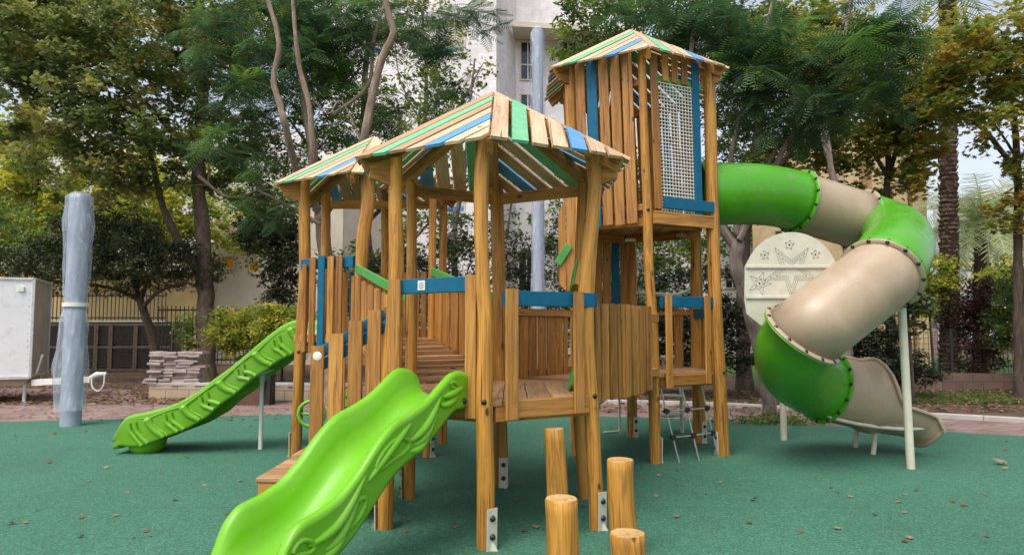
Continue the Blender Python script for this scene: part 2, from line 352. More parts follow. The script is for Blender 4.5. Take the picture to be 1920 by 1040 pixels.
# ================================================================== PLAY STRUCTURE
PS = empty('wooden_play_structure', (0, 7, 0), 'big wooden play structure of crooked logs with striped roofs and green slides', 'play structure')
S_ = .9
def hexv(c, a, r=S_): return Vector((c[0]+r*math.cos(R(a)), c[1]+r*math.sin(R(a)), 0))
A = (-.15, 5.67); B = (1.6, 8.56); C = (-1.72, 8.47)
POSTS = [  # (Y depth, [(px,py)...top->bottom], radii at top/bottom, bracket angle or None)
 (4.77, [(907, 240), (903, 330), (902, 430), (905, 520), (911, 610), (909, 700), (908, 780), (910, 900), (911, 1016)], [.052, .051, .050, .051, .054, .056, .058, .062, .060], -52),
 (5.22, [(1120, 284), (1112, 400), (1102, 500), (1098, 600), (1103, 700), (1111, 800), (1116, 900), (1118, 978)], [.050, .052, .060, .064, .060, .055, .052, .054], -50),
 (6.12, [(1094, 345), (1092, 440), (1087, 540), (1084, 640), (1085, 750), (1090, 850), (1096, 933)], [.052, .055, .058, .058, .055, .05, .046], None),
 (6.57, [(930, 352), (934, 450), (936, 550), (938, 700), (938, 800), (940, 908)], [.062, .064, .064, .064, .064, .066], -75),
 (6.12, [(771, 342), (772, 450), (772, 560), (770, 700), (768, 820), (767, 932)], [.046, .046, .05, .052, .052, .052], 175),
 (5.22, [(741, 298), (742, 400), (743, 500), (738, 600), (732, 700), (727, 800), (724, 900), (722, 986)], [.052, .052, .060, .058, .062, .064, .062, .058], 172),
 (8.02, [(570, 335), (571, 420), (572, 500), (568, 580), (563, 660), (558, 760), (555, 854)], [.068, .068, .066, .068, .066, .062, .060], 178),
 (7.57, [(688, 330), (690, 380), (681, 440), (678, 500), (672, 570), (668, 640), (668, 760), (670, 866)], [.074, .074, .074, .07, .07, .07, .066, .066], None),
 (8.02, [(812, 352), (811, 450), (810, 560), (808, 700), (805, 780), (801, 855)], [.044, .044, .046, .05, .05, .055], -20),
 (8.92, [(832, 362), (831, 450), (829, 560), (829, 700), (829, 829)], [.05, .05, .052, .06, .065], None),
 (8.92, [(611, 360), (610, 480), (604, 600), (596, 720), (592, 828)], [.062, .06, .06, .06, .06], None),
 (9.37, [(722, 345), (722, 480), (721, 600), (721, 816)], [.055, .055, .055, .055], None),
 (7.66, [(1203, 100), (1206, 200), (1210, 300), (1214, 400), (1216, 490), (1223, 600), (1226, 700), (1227, 780), (1228, 866)], [.048, .048, .05, .052, .054, .06, .062, .060, .062], 10),
 (8.11, [(1329, 120), (1331, 200), (1333, 290), (1336, 400), (1338, 490), (1343, 600), (1348, 700), (1352, 780), (1356, 857)], [.070, .070, .072, .078, .074, .074, .078, .080, .078], 195),
 (9.01, [(1290, 130), (1298, 300), (1304, 430), (1306, 560), (1308, 680), (1310, 760), (1311, 832)], [.065, .066, .068, .078, .08, .082, .085], -60),
 (9.46, [(1168, 150), (1176, 300), (1184, 450), (1185, 560), (1185, 700), (1185, 814)], [.06, .06, .062, .07, .07, .07], -60),
 (9.01, [(1062, 150), (1070, 300), (1076, 480), (1078, 700), (1078, 826)], [.06, .06, .06, .06, .06], None),
 (8.11, [(1068, 130), (1072, 250), (1076, 400), (1080, 500), (1082, 650), (1081, 750), (1081, 852)], [.072, .068, .065, .062, .06, .06, .06], None)]
post_objs = []
for D, pp, rr, br in POSTS:
    pts = [at(x, y, D) for x, y in pp]; pts[-1].z = -.02
    sp = smooth_path(pts, 4); rad = [interp(i/4, range(len(rr)), rr) for i in range(len(sp))]
    m = MB(); m.tube(sp, rad, 18, True, random.uniform(.3, .8), 0, .03); o = m.build('log_post', 'log', PS); post_objs.append((o, sp, rad))
    if br is not None:
        b = sp[-1].copy(); b.z = 0; r0 = rad[-1]; d = Vector((math.cos(R(br)), math.sin(R(br)), 0)); t = Vector((-d.y, d.x, 0))
        m = MB(); m.board(b+d*(r0+.006), b+d*(r0+.012)+Vector((0, 0, .285)), t, .085, .008, .003)
        m.poly([b+d*(r0+.01)+t*-.02, b+d*(r0+.05)+t*.02, b+d*(r0+.012)+t*0+Vector((0, 0, .08))], t, .006, (0, 0, 1))
        pl = m.build('foot_bracket', 'plate', o)
        for z in (.1, .22):
            m = MB(); m.dome(b+d*(r0+.014)+Vector((0, 0, z)), d, .022, .022); m.build('bolt', 'black', o)
def post_at(i, z):
    o, sp, rad = post_objs[i]; k = min(range(len(sp)), key=lambda j: abs(sp[j].z-z)); return sp[k], rad[k]
# --- bolts on posts at deck level
for i, z in ((0, .985), (12, .955), (13, .96), (6, 1.2), (12, 2.78), (1, .98)):
    p, r_ = post_at(i, z); d = Vector((0, -1, 0)) if i not in (13, 1) else Vector((.5, -.85, 0)); m = MB(); m.dome(Vector((p.x, p.y, z))+d*(r_-.003), d, .02, .016); m.build('bolt', 'black', post_objs[i][0])
# --- roofs
def roof(cx, cy, rr, ze, za):
    ap = Vector((cx, cy, za)); cs = [Vector((cx+rr*math.cos(R(30+60*k)), cy+rr*math.sin(R(30+60*k)), ze)) for k in range(6)]
    rf = MB(); seq = [0, 2, 0, 0, 1, 0, 0]; painted = {1: [], 2: []}
    for k in range(6):
        E0, E1 = cs[k], cs[(k+1) % 6]; hip = (E0-ap).normalized(); n = (E0-ap).cross(E1-ap).normalized(); ac = n.cross(hip)
        if (E1-ap).dot(ac) < 0: ac = -ac
        W = (E1-ap).dot(ac); pitch = W/7.05; u1 = (E1-ap).dot(hip); lh = (E0-ap).length
        for j in range(7):
            a = j*pitch+.004; b = a+pitch*(.80+random.uniform(-.03, .03)); b = min(b, W-.002)
            # top limit: along hip2 line from ap to E1 ; bottom limit: eave line E0->E1
            top = lambda q: u1*q/W
            bot = lambda q: lerp(lh, u1, q/W)+.03+random.uniform(-.012, .012)
            off = n*random.uniform(.0, .006)
            P = [ap+hip*top(a)+ac*a, ap+hip*bot(a)+ac*a, ap+hip*bot(b)+ac*b, ap+hip*top(b)+ac*b]
            P = [p+off for p in P]
            if n.z < 0: P = P
            tgt = rf if seq[j] == 0 else MB()
            tgt.poly(P, n if n.z > 0 else -n, .022, hip)
            if seq[j]: painted[seq[j]].append(tgt)
    o = rf.build('roof', 'roofwood', PS)
    for q, nm, mt in ((1, 'blue_plank', 'roofblue'), (2, 'green_plank', 'roofgreen')):
        for t in painted[q]: t.build(nm, mt, o)
    for k in range(6):
        m = MB(); e = cs[k]; d = (e-ap).normalized(); s = ap+d*.06+Vector((0, 0, -.075)); q = e-d*.05+Vector((0, 0, -.075))
        m.board(s, q, (0, 0, 1), .11, .05, .006); m.build('rafter', 'board', o)
    return o, cs
rA, csA = roof(-.15, 5.67, 1.15, 2.74, 3.43)
rC, csC = roof(-1.72, 8.47, 1.15, 3.13, 3.82)
rB, csB = roof(1.5, 8.56, 1.18, 4.52, 5.22)
# ring beams between post tops
def beam(i, j, z0, z1=None, w=.10, th=.045, out=0.0, name='beam', mt='board', par=PS):
    p, _ = post_at(i, z0); q, _ = post_at(j, z1 or z0); p = Vector((p.x, p.y, z0)); q = Vector((q.x, q.y, z1 or z0)); n = (q-p).cross(Vector((0, 0, 1))).normalized()*out
    m = MB(); m.board(p+n, q+n, (0, 0, 1), w, th); return m.build(name, mt, par)
for i, j in ((2, 3), (3, 4)): beam(i, j, 2.70, 2.70, name='roof_beam')
for i, j in ((9, 10), (8, 9)): beam(i, j, 3.06, name='roof_beam')
for i, j in ((14, 15), (15, 16)): beam(i, j, 4.40, name='roof_beam')
# gusset boards under the roof corners
for cs, cc, ps in ((csA, A, (3, 5)), (csC, C, (3,)), (csB, (1.5, 8.56), (3, 5))):
    for k in ps:
        e = cs[k]; c = Vector((cc[0], cc[1], e.z)); d = (e-c).normalized(); t = Vector((-d.y, d.x, 0))
        m = MB(); o_ = e-d*.08; m.poly([o_+Vector((0, 0, -.04)), o_+Vector((0, 0, -.14)), o_-d*.22+Vector((0, 0, -.20)), o_-d*.25+Vector((0, 0, .06))], t, .04, d)
        m.build('gusset', 'board', PS)
# --- decks
def deck(c, z, rr=.9, th=.035, beamh=.11, nb=9):
    cs = [hexv(c, 30+60*k, rr) for k in range(6)]; m = MB()
    x0, x1 = c[0]-rr, c[0]+rr; W = 2*rr*.866; st = W/nb
    for k in range(nb):   # planks run across in x, stacked in y? run radially toward the camera
        xa = c[0]-rr*.866+k*st+.003; xb = xa+st-.006
        def yl(x): return rr-abs(x-c[0])/(rr*.866)*rr*.5
        P = [(xa, c[1]-yl(xa), z-th), (xb, c[1]-yl(xb), z-th), (xb, c[1]+yl(xb), z-th), (xa, c[1]+yl(xa), z-th)]
        if xa < c[0] < xb: P = [(xa, c[1]-yl(xa), z-th), (c[0], c[1]-rr, z-th), (xb, c[1]-yl(xb), z-th), (xb, c[1]+yl(xb), z-th), (c[0], c[1]+rr, z-th), (xa, c[1]+yl(xa), z-th)]
        m.poly(P, (0, 0, 1), th, (0, 1, 0))
    o = m.build('deck', 'deck', PS)
    for k in range(6):
        a, b = cs[k], cs[(k+1) % 6]; e = (b-a).normalized(); zz = Vector((0, 0, z-th-beamh/2-.002)); n = e.cross(Vector((0, 0, 1)))
        m = MB(); m.board(a+e*.05+zz-n*.03, b-e*.05+zz-n*.03, (0, 0, 1), beamh, .045); m.build('deck_beam', 'board', o)
    return o
dA = deck(A, .985); dC = deck(C, 1.35); dB = deck(B, .965); dBu = deck((1.52, 8.56), 2.76, .86)
# --- panels along a line: boards, rails
def panel(name, p, q, items, z_off=.0, out=0.03, wide=.1, th=.026, parent=PS, lean=0):
    """items: (t position 0..1, z0, z1, colour, width) ; p,q ground points"""
    e = (q-p); ln = e.length; e = e.normalized(); n = e.cross(Vector((0, 0, 1)))
    nat = MB(); paintd = []; few = sum(1 for i_ in items if i_[3] == 'n') <= 3; first_ = True
    for it in items:
        t, z0, z1, c, wd = it; alt = .014*(len(nat.v)//16 % 2) if name in ('bridge_wall', 'ramp_wall') else 0; b = p+e*(t*ln)+n*(out+alt*(1 if out > 0 else -1)+random.uniform(0, .004)); l = e*lean*(z1-z0)
        own = c != 'n' or (few and not first_); tgt = MB() if own else nat
        if c == 'n': first_ = False
        tgt.board(b+Vector((0, 0, z0)), b+l+Vector((0, 0, z1)), e, wd, th, .009)
        if own: paintd.append((tgt, c))
    o = nat.build(name, 'board', parent)
    for t, c in paintd: t.build({'b': 'blue_board', 'g': 'green_board', 'n': 'end_board'}[c], {'b': 'blue', 'g': 'green', 'n': 'board'}[c], o)
    return o, e, n
def rail(parent, p, q, z0, z1, h, col_, out=.0, th=.04, name=None):
    e = (q-p).normalized(); n = e.cross(Vector((0, 0, 1)))
    m = MB(); m.board(p+n*out+Vector((0, 0, z0)), q+n*out+Vector((0, 0, z1)), (0, 0, 1), h, th)
    return m.build(name or {'blue': 'blue_rail', 'green': 'green_rail', 'board': 'rail'}[col_], col_, parent)
V = hexv
# A front-right guard (270->330)
p, q = V(A, 270), V(A, 330); e = (q-p).normalized()
o, _, n = panel('guard_panel', p, q, [(.155, .86, 1.755, 'n', .10), (.78, .87, 1.745, 'n', .088)], out=.055)
rail(o, p+e*.1, q-e*.03, 1.69, 1.69, .105, 'blue', .01); rail(o, p+e*.2, q-e*.1, .925, .925, .125, 'board', .028, .03)
# A front-left slide opening (210->270)
p, q = V(A, 210), V(A, 270); e = (q-p).normalized()
o, _, n = panel('slide_gate', p, q, [(.12, .96, 1.84, 'n', .10), (.86, .87, 1.85, 'n', .088)], out=.05)
rb = rail(o, p+e*.06, q-e*.05, 1.785, 1.79, .108, 'blue', .012); rail(o, p+e*.1, q-e*.1, .92, .92, .10, 'board', .012, .03)
c = p+e*.335+n*.036
m = MB(); m.board(c+Vector((0, 0, 1.755)), c+Vector((0, 0, 1.825)), e, .065, .003, .001); 
for k, (wd, dz) in enumerate(((.035, .018), (.042, .006), (.042, -.001), (.046, -.010), (.046, -.018), (.03, -.026))):
    m.board(c+n*.003-e*wd/2+Vector((0, 0, 1.79+dz)), c+n*.003+e*wd/2+Vector((0, 0, 1.79+dz)), (0, 0, 1), .0028 if k else .006, .001, .0003, mi=1)
m.build('label_plate', ['white', 'polegrey'], o)
# A right face (330->30): climbing panel green
p, q = V(A, 330), V(A, 30); e = (q-p).normalized(); n = e.cross(Vector((0, 0, 1)))
m = MB(); m.board(p+e*.12+n*-.02+Vector((0, 0, .95)), p+e*.12+n*-.02+Vector((0, 0, 1.64)), e, .10, .02); m.board(q-e*.12+n*-.02+Vector((0, 0, .95)), q-e*.12+n*-.02+Vector((0, 0, 1.64)), e, .10, .02)
o = m.build('climbing_gate', 'green', PS); rail(o, p+e*.02, q-e*.02, 1.69, 1.69, .10, 'blue', 0)
for z in (1.15, 1.38, 1.55):
    m = MB(); m.dome(p+e*.12+n*-.035+Vector((0, 0, z)), (-.7, -.7, 0), .016); m.build('bolt', 'black', o)
m = MB(); m.board((.535, 5.62, 1.08), (.545, 5.62, 1.66), (.6, .8, 0), .11, .018); cg = m.build('climbing_panel', 'limedark', PS)
for z in (1.2, 1.42, 1.56):
    m = MB(); m.dome((.538, 5.605, z), (.3, -.95, 0), .016); m.build('bolt', 'black', cg)
# wedge handles with green tops
for (a, b, wz) in ((at(1078, 545, 5.5), at(1086, 500, 5.6), 0), (at(1074, 735, 5.55), at(1082, 692, 5.7), 1)):
    m = MB(); m.board(a, b, (0, 1, 0), .22, .05); o2 = m.build('step_wedge', 'board', PS)
    m = MB(); m.board(a+Vector((-.032, 0, 0)), b+Vector((-.032, 0, .01)), (0, 1, 0), .20, .012); m.build('green_cover', 'green', o2)
# A -> B bridge
def bridge(pa, pb, qa, qb, z0, z1, nb, **kw):
    m = MB(); na = int((pb-pa).length/.1)
    for k in range(na):
        t = (k+.5)/na; a = lerp(pa, pb, t); b = lerp(qa, qb, t); z = lerp(z0, z1, t)
        m.board(a+Vector((0, 0, z)), b+Vector((0, 0, z)), (pb-pa).normalized()+Vector((0, 0, 0)), (pb-pa).length/na-.008, .03)
    return m.build('bridge_deck', 'deck', PS)
bridge(V(A, 30), V(B, 270), V(A, 90), V(B, 210), .97, .95, 12)
p, q = V(A, 30), V(B, 270)
its = []; t = .095
ws = [.085, .085, .07, .095, .07, .085, .075, .085, .07, .08, .08, .085, .08, .08, .075]
L_ = (q-p).length; x = .10
for k, wd in enumerate(ws):
    if x+wd > L_-.05: break
    its.append(((x+wd/2)/L_, .84-.02*math.sin(k/len(ws)*math.pi)+random.uniform(-.006, .006), 1.70+random.uniform(-.006, .006), 'n', wd)); x += wd+.010
o, e, n = panel('bridge_wall', p, q, its, out=.07); rail(o, p, q-e*.09, 1.0, 1.0, .09, 'board', .035); rail(o, p, q-e*.09, 1.58, 1.58, .09, 'board', .035)
p, q = V(A, 90), V(B, 210); its = []; x = .08
for k, wd in enumerate([.085]*15):
    if x+wd > L_-.03: break
    its.append(((x+wd/2)/L_, .86, 1.66, 'n', wd*random.uniform(.85, 1.05))); x += wd+.010
o, e, n = panel('bridge_wall', p, q, its, out=-.03); rail(o, p, q, 1.0, 1.0, .09, 'board', -.07); rail(o, p+e*.02, q-e*.02, 1.635, 1.635, .075, 'board', .0, .03)
rail(o, p, q, 1.72, 1.72, .03, 'green', .0, .06)
# A -> C ramp
bridgeA = [V(A, 90), V(C, 330), V(A, 150), V(C, 270)]
m = MB(); nst = 9; pa, pb, qa, qb = bridgeA
for k in range(nst):
    t = (k+.5)/nst; a = lerp(pa, pb, t); b = lerp(qa, qb, t); z = lerp(1.0, 1.35, t)
    m.board(a+Vector((0, 0, z)), b+Vector((0, 0, z)), (pb-pa), (pb-pa).length/nst*.97, .04)
    if k: m.board(a-(pb-pa).normalized()*.08+Vector((0, 0, z-.022)), b-(pb-pa).normalized()*.08+Vector((0, 0, z-.022)), (0, 0, 1), .04, .02, .003)
m.build('ramp_deck', 'deck', PS)
for (p, q, out, g) in ((pa, pb, .03, 1), (qa, qb, -.03, 0)):
    its = []; n_ = 14
    for k in range(n_):
        t = (k+.8)/(n_+.6); its.append((t, lerp(.9, 1.2, t), lerp(1.70, 2.05, t), 'n', .092))
    o, e, n = panel('ramp_wall', p, q, its, out=out)
    rail(o, p, q, 1.02, 1.3, .09, 'board', out*2.2); rail(o, p+e*.02, q-e*.05, 1.76, 2.12, .09, 'green', out*-.2, .03)
# C front-left guard (210->270)
p, q = V(C, 210), V(C, 270); e = (q-p).normalized()
its = [(.20, 1.2, 2.2, 'n', .06), (.34, 1.2, 2.27, 'n', .09), (.49, 1.2, 2.28, 'b', .10), (.645, 1.2, 2.27, 'n', .09), (.79, 1.2, 2.26, 'n', .09)]
o, e, n = panel('guard_panel', p, q, its, out=.04); rail(o, p, q, 1.35, 1.35, .09, 'board', 0); rail(o, p+e*.08, q-e*.02, 2.2, 2.2, .12, 'blue', -.005)
# C back faces
for a0, a1 in ((30, 90), (90, 150)):
    p, q = V(C, a0), V(C, a1); its = [(.12+.126*k, 1.2, 2.2, 'n' if k != 3 else 'b', .09) for k in range(7)]
    o, e, n = panel('guard_panel', p, q, its, out=-.03); rail(o, p, q, 1.4, 1.4, .09, 'board', 0); rail(o, p, q, 2.05, 2.05, .09, 'board', 0)
# stairs to A's left face
st0 = V(A, 210)
for k in range(3):
    x1 = -1.0-.22*k; z = .80-.15*k; m = MB()
    for y0 in (5.36, 5.60, 5.84): m.board((x1-.12, y0, z), (x1-.12, y0+.22, z), (1, 0, 0), .24, .035)
    m.build('stair_step', 'deck', PS)
m = MB(); zt = .355
for y0, w_ in ((5.36, .12), (5.50, .12), (5.64, .12), (5.78, .12), (5.92, .12), (6.03, .08)): m.board((-1.93, y0+.02, zt-.018), (-1.3, y0+.02, zt-.018), (0, 1, 0), w_+.012, .035)
o = m.build('landing_step', 'deck', PS)
m = MB(); m.board((-1.915, 5.34, zt-.105), (-1.25, 5.34, zt-.105), (0, 0, 1), .135, .03); m.board((-1.90, 5.36, zt-.105), (-1.90, 6.06, zt-.105), (0, 0, 1), .135, .03)
m.board((-1.87, 5.38, 0), (-1.87, 5.38, zt-.1), (1, 0, 0), .07, .07); m.board((-1.87, 6.0, 0), (-1.87, 6.0, zt-.1), (1, 0, 0), .07, .07); m.build('step_frame', 'board', o)
# stair side panel (near side)
sY = 5.27
m = MB(); bolt_b = None
for k, (pl_, pr_, tp, zb) in enumerate(((583, 609, 648, .0), (617, 645, 625, .12), (654, 681, 601, .30), (690, 716, 581, .45))):
    a = at((pl_+pr_)/2, tp, sY); wd = (pr_-pl_)/F*sY*.96
    m.board((a.x-.005, sY, zb+.02), (a.x, sY, a.z), (1, 0, 0), wd, .03)
sp_ = m.build('stair_side', 'board', PS)
a = at(596, 667, sY); m = MB(); m.dome((a.x, sY-.016, a.z), (0, -1, 0), .034, .004, 20); m.build('round_badge', 'white', sp_)
for dz in (0, -.10):
    m = MB(); a = at(604, 655, sY+.06); b = at(722, 583, sY+.06); m.board(a+Vector((0, .0, dz-.02)), b+Vector((0, 0, dz-.02)), (0, 0, 1), .075, .03); m.build('blue_rail', 'blue', sp_)
m = MB(); m.board((-1.62, sY+.05, .12), (-1.0, sY+.05, .80), (0, 0, 1), .16, .035); m.build('stringer', 'board', sp_)
m = MB()
for k, (px_, zt_, zb_) in enumerate(((-1.50, 1.42, .1), (-1.36, 1.50, .2), (-1.22, 1.58, .35), (-1.08, 1.66, .5))): m.board((px_, 6.06, zb_), (px_, 6.06, zt_), (1, 0, 0), .105, .03)
m.board((-1.62, 6.02, .12), (-1.0, 6.02, .80), (0, 0, 1), .16, .035); o = m.build('stair_side', 'board', PS)
m = MB(); m.board((-1.62, 6.01, 1.30), (-.96, 6.01, 1.62), (0, 0, 1), .08, .03); m.build('blue_rail', 'blue', o)
# B lower
p, q = V(B, 270), V(B, 330); e = (q-p).normalized()
o, e, n = panel('guard_panel', p, q, [(.13, .82, 1.835, 'n', .095), (.79, .84, 1.83, 'n', .09)], out=.055)
rail(o, p+e*.05, q-e*.0, 1.765, 1.765, .125, 'blue', .01); rail(o, p+e*.15, q-e*.12, .895, .895, .12, 'board', .028, .03)
p, q = V(B, 330), V(B, 30)
o, e, n = panel('guard_panel', p, q, [(.2, .85, 1.75, 'n', .12), (.5, .85, 1.7, 'n', .1), (.75, .85, 1.75, 'n', .1)], out=.03); rail(o, p, q, 1.65, 1.65, .12, 'blue', -.02)
p, q = V(B, 30), V(B, 90)
o, e, n = panel('guard_panel', p, q, [(.25, .85, 1.72, 'n', .12)], out=.0); rail(o, p, q, 1.66, 1.66, .05, 'board', -.02)
p, q = V(B, 90), V(B, 150)
o, e, n = panel('back_wall', p, q, [(.11+.165*k, .88, 2.62, 'b' if k == 1 else 'n', .125) for k in range(6)], out=-.02)
p, q = V(B, 150), V(B, 210)
o, e, n = panel('back_wall', p, q, [(.10+.135*k, .88, 2.62, 'n', .10) for k in range(7)], out=.03)
# B upper room
def up(a, z=2.7): # leaning corner positions of the upper room
    k = {270: 12, 330: 13, 30: 14, 90: 15, 150: 16, 210: 17}[a]; p_, _ = post_at(k, z); q_, _ = post_at(k, 4.4); return Vector((p_.x, p_.y, 0)), Vector((q_.x, q_.y, 0))
def room_panel(a0, a1, items, out=.05, name='room_wall', th=.022):
    p0, p1 = up(a0); q0, q1 = up(a1); nat = MB(); pd = []
    n0 = (q0-p0).normalized().cross(Vector((0, 0, 1)))
    for t, z0, z1, c, wd in items:
        b0 = lerp(p0, q0, t); b1 = lerp(p1, q1, t); f0 = (z0-2.7)/1.7; f1 = (z1-2.7)/1.7
        a = lerp(b0, b1, f0)+n0*out+Vector((0, 0, z0)); b = lerp(b0, b1, f1)+n0*out+Vector((0, 0, z1)); tg = nat if c == 'n' else MB()
        tg.board(a, b, (q0-p0), wd, th)
        if c != 'n': pd.append(tg)
    o = nat.build(name, 'board', PS)
    for t_ in pd: t_.build('blue_board', 'blue', o)
    return o, p0, p1, q0, q1, n0
fl, *_ = room_panel(210, 270, [(.17, 2.64, 4.58, 'n', .118), (.335, 2.62, 4.59, 'b', .125), (.50, 2.64, 4.58, 'n', .118), (.66, 2.63, 4.58, 'n', .118), (.82, 2.64, 4.58, 'n', .125)])
fr, p0, p1, q0, q1, n0 = room_panel(270, 330, [(.125, 2.80, 4.57, 'n', .105), (.29, 4.28, 4.59, 'n', .09), (.43, 4.28, 4.59, 'n', .09), (.57, 4.28, 4.59, 'n', .09), (.735, 2.76, 4.57, 'b', .11)])
room_panel(330, 30, [(.10, 3.5, 4.4, 'n', .1), (.9, 2.7, 4.4, 'n', .1), (.2, 3.55, 4.4, 'n', .08)], .02)
for a0, a1 in ((30, 90), (90, 150), (150, 210)): room_panel(a0, a1, [(.1+.133*k, 2.66, 4.42, 'n' if k != 2 else 'b', .095) for k in range(7)], .0)
def rp(t, z, out=.03):
    f = (z-2.7)/1.7; return lerp(lerp(p0, q0, t), lerp(p1, q1, t), f)+n0*out+Vector((0, 0, z))
m = MB(); m.board(rp(.2, 2.875, .062), rp(.96, 2.875, .062), (0, 0, 1), .13, .03); m.build('blue_rail', 'blue', fr)
m = MB(); m.board(rp(.20, 4.30, .022), rp(.84, 4.30, .022), (0, 0, 1), .085, .03); m.build('green_rail', 'green', fr)
m = MB(); m.board(rp(.05, 2.70, .05), rp(.97, 2.70, .05), (0, 0, 1), .145, .035); m.build('rail', 'board', fr)
m = MB(); z0, z1 = 2.78, 4.27
for k in range(12):
    t = .185+.49*k/11; m.board(rp(t, z0, .035), rp(t, z1, .035), (1, 0, 0), .010, .006, .001)
k = 0; z = z0+.02
while z < z1:
    m.board(rp(.18, z, .043), rp(.68, z, .043), (0, 0, 1), .010, .006, .001); z += .0405
m.build('mesh_window', 'white', fr)
m = MB(); a_, a1_ = up(210); b_, b1_ = up(270); nn = (b_-a_).normalized().cross(Vector((0, 0, 1)))
for z in (2.82, 4.25): m = MB(); m.board(a_+Vector((0, 0, z))-nn*.01, b_+Vector((0, 0, z))-nn*.01, (0, 0, 1), .08, .03); m.build('rail', 'board', fl)
# brackets under upper deck
for x_, y_, D in ((1182, 450, 8.2), (1278, 441, 8.5)):
    a = at(x_, y_, D); m = MB(); m.board(a+Vector((-.06, 0, 0)), a+Vector((.06, 0, 0)), (0, 0, 1), .035, .01); pl = m.build('joint_bracket', 'plate', dBu)
    for dx in (-.04, -.015, .02, .045):
        m = MB(); m.dome(a+Vector((dx, -.006, 0)), (0, -1, 0), .008, .004); m.build('bolt', 'black', dBu)
# plank wing on the left of tower B
Dw = 7.75
out_ = [(1046, 400), (1056, 368), (1092, 366), (1092, 540), (1064, 546), (1048, 530)]
m = MB(); cuts = [1046, 1061, 1078, 1096]
for k in range(3):
    xa, xb = cuts[k], cuts[k+1]
    tp = [404, 366, 364, 364][k], [366, 364, 364, 364][k]; bt = [531, 546, 540, 540][k], [546, 546, 540, 540][k]
    if k == 0: tp = (404, 366); bt = (531, 545)
    P = [at(xa+.6, tp[0], Dw), at(xb-.6, tp[1], Dw), at(xb-.6, bt[1], Dw), at(xa+.6, bt[0], Dw)]
    m.poly(P, (0, -1, 0), .03, (0, 0, 1))
w_ = m.build('plank_wing', 'board', PS)
m = MB(); m.board(at(1045, 494, Dw-.05), at(1067, 460, Dw-.05), (0, 0, 1), .085, .03); m.build('green_handrail', 'green', w_)
# net ladder
e = (V(B, 330)-V(B, 270)).normalized(); n = e.cross(Vector((0, 0, 1)))
tops = [at(1236, 716, 7.73), at(1276, 714, 7.88), at(1313, 713, 8.02)]; bots = [G(1274, 869), G(1311, 865), G(1347, 857)]
m = MB()
for a, b in zip(tops, bots): m.tube([a, lerp(a, b, .5)+Vector((0, .01, 0)), b], .0095, 8)
for t in (.36, .68): m.tube([lerp(a, b, t) for a, b in zip(tops, bots)], .0095, 8)
o = m.build('net_ladder', 'steel', PS)
for t in (.36, .68):
    for a, b in zip(tops, bots):
        c = lerp(a, b, t); m = MB(); m.tube([c-e*.035, c+e*.035], .019, 10); d = (b-a).normalized(); m.tube([c-d*.03, c+d*.03], .02, 10); m.build('cable_joint', 'black', o)
# spiral climber pole and curved handrail behind B
c = G(1279, 812)
m = MB(); m.tube([c, c+Vector((0, 0, 1.93))], .028, 12)
m.tube(smooth_path([at(1195, 548, 9.4), at(1225, 550, 9.9), at(1262, 553, 10.05), at(1290, 545, 9.9), at(1305, 538, 9.4)], 5), .026, 10)
o = m.build('spiral_climber', 'plate', PS)
for k, (z, an) in enumerate(((.25, 170), (.52, 200), (.8, 160), (1.05, 120))):
    m = MB(); d = Vector((math.cos(R(an)), math.sin(R(an)), 0)); cc = c+d*.18+Vector((0, 0, z)); m.tube([cc+Vector((0, 0, -.02)), cc+Vector((0, 0, .0)), cc+Vector((0, 0, .02))], [.12, .17, .16], 18); m.build('climbing_step', 'plate', o)
# low steel bar frame under the bridge
a = G(1162, 812); b = G(1132, 814); m = MB()
m.tube([a, a+Vector((0, 0, .62)), at(1118, 762, 8.9)], .016, 8); m.tube([a+Vector((0, 0, .03)), b+Vector((0, 0, .03))], .014, 8); m.build('grab_bar', 'plate', PS)
# play wheel below tower C
c = at(584, 775, 7.9); ring = [c+Vector((.14*math.cos(t), .02*math.cos(t), .14*math.sin(t))) for t in np.linspace(0, 2*math.pi, 25)]
m = MB(); m.tube(ring, .022, 8, False); m.tube([c-Vector((.14, 0, 0)), c+Vector((.14, 0, 0))], .015, 8); m.build('play_wheel', 'limedark', PS)
c = at(648, 752, 7.8); m = MB(); m.poly([c+Vector((.0, 0, -.14)), c+Vector((.06, 0, -.07)), c+Vector((.06, 0, .12)), c+Vector((0, 0, .15)), c+Vector((-.03, 0, .1)), c+Vector((-.03, 0, -.1))], (0, -1, 0), .02, (0, 0, 1)); o = m.build('play_plate', 'limedark', PS)
for dz in (-.06, .05):
    m = MB(); m.dome(c+Vector((.015, -.021, dz)), (0, -1, 0), .015); m.build('bolt', 'black', o)
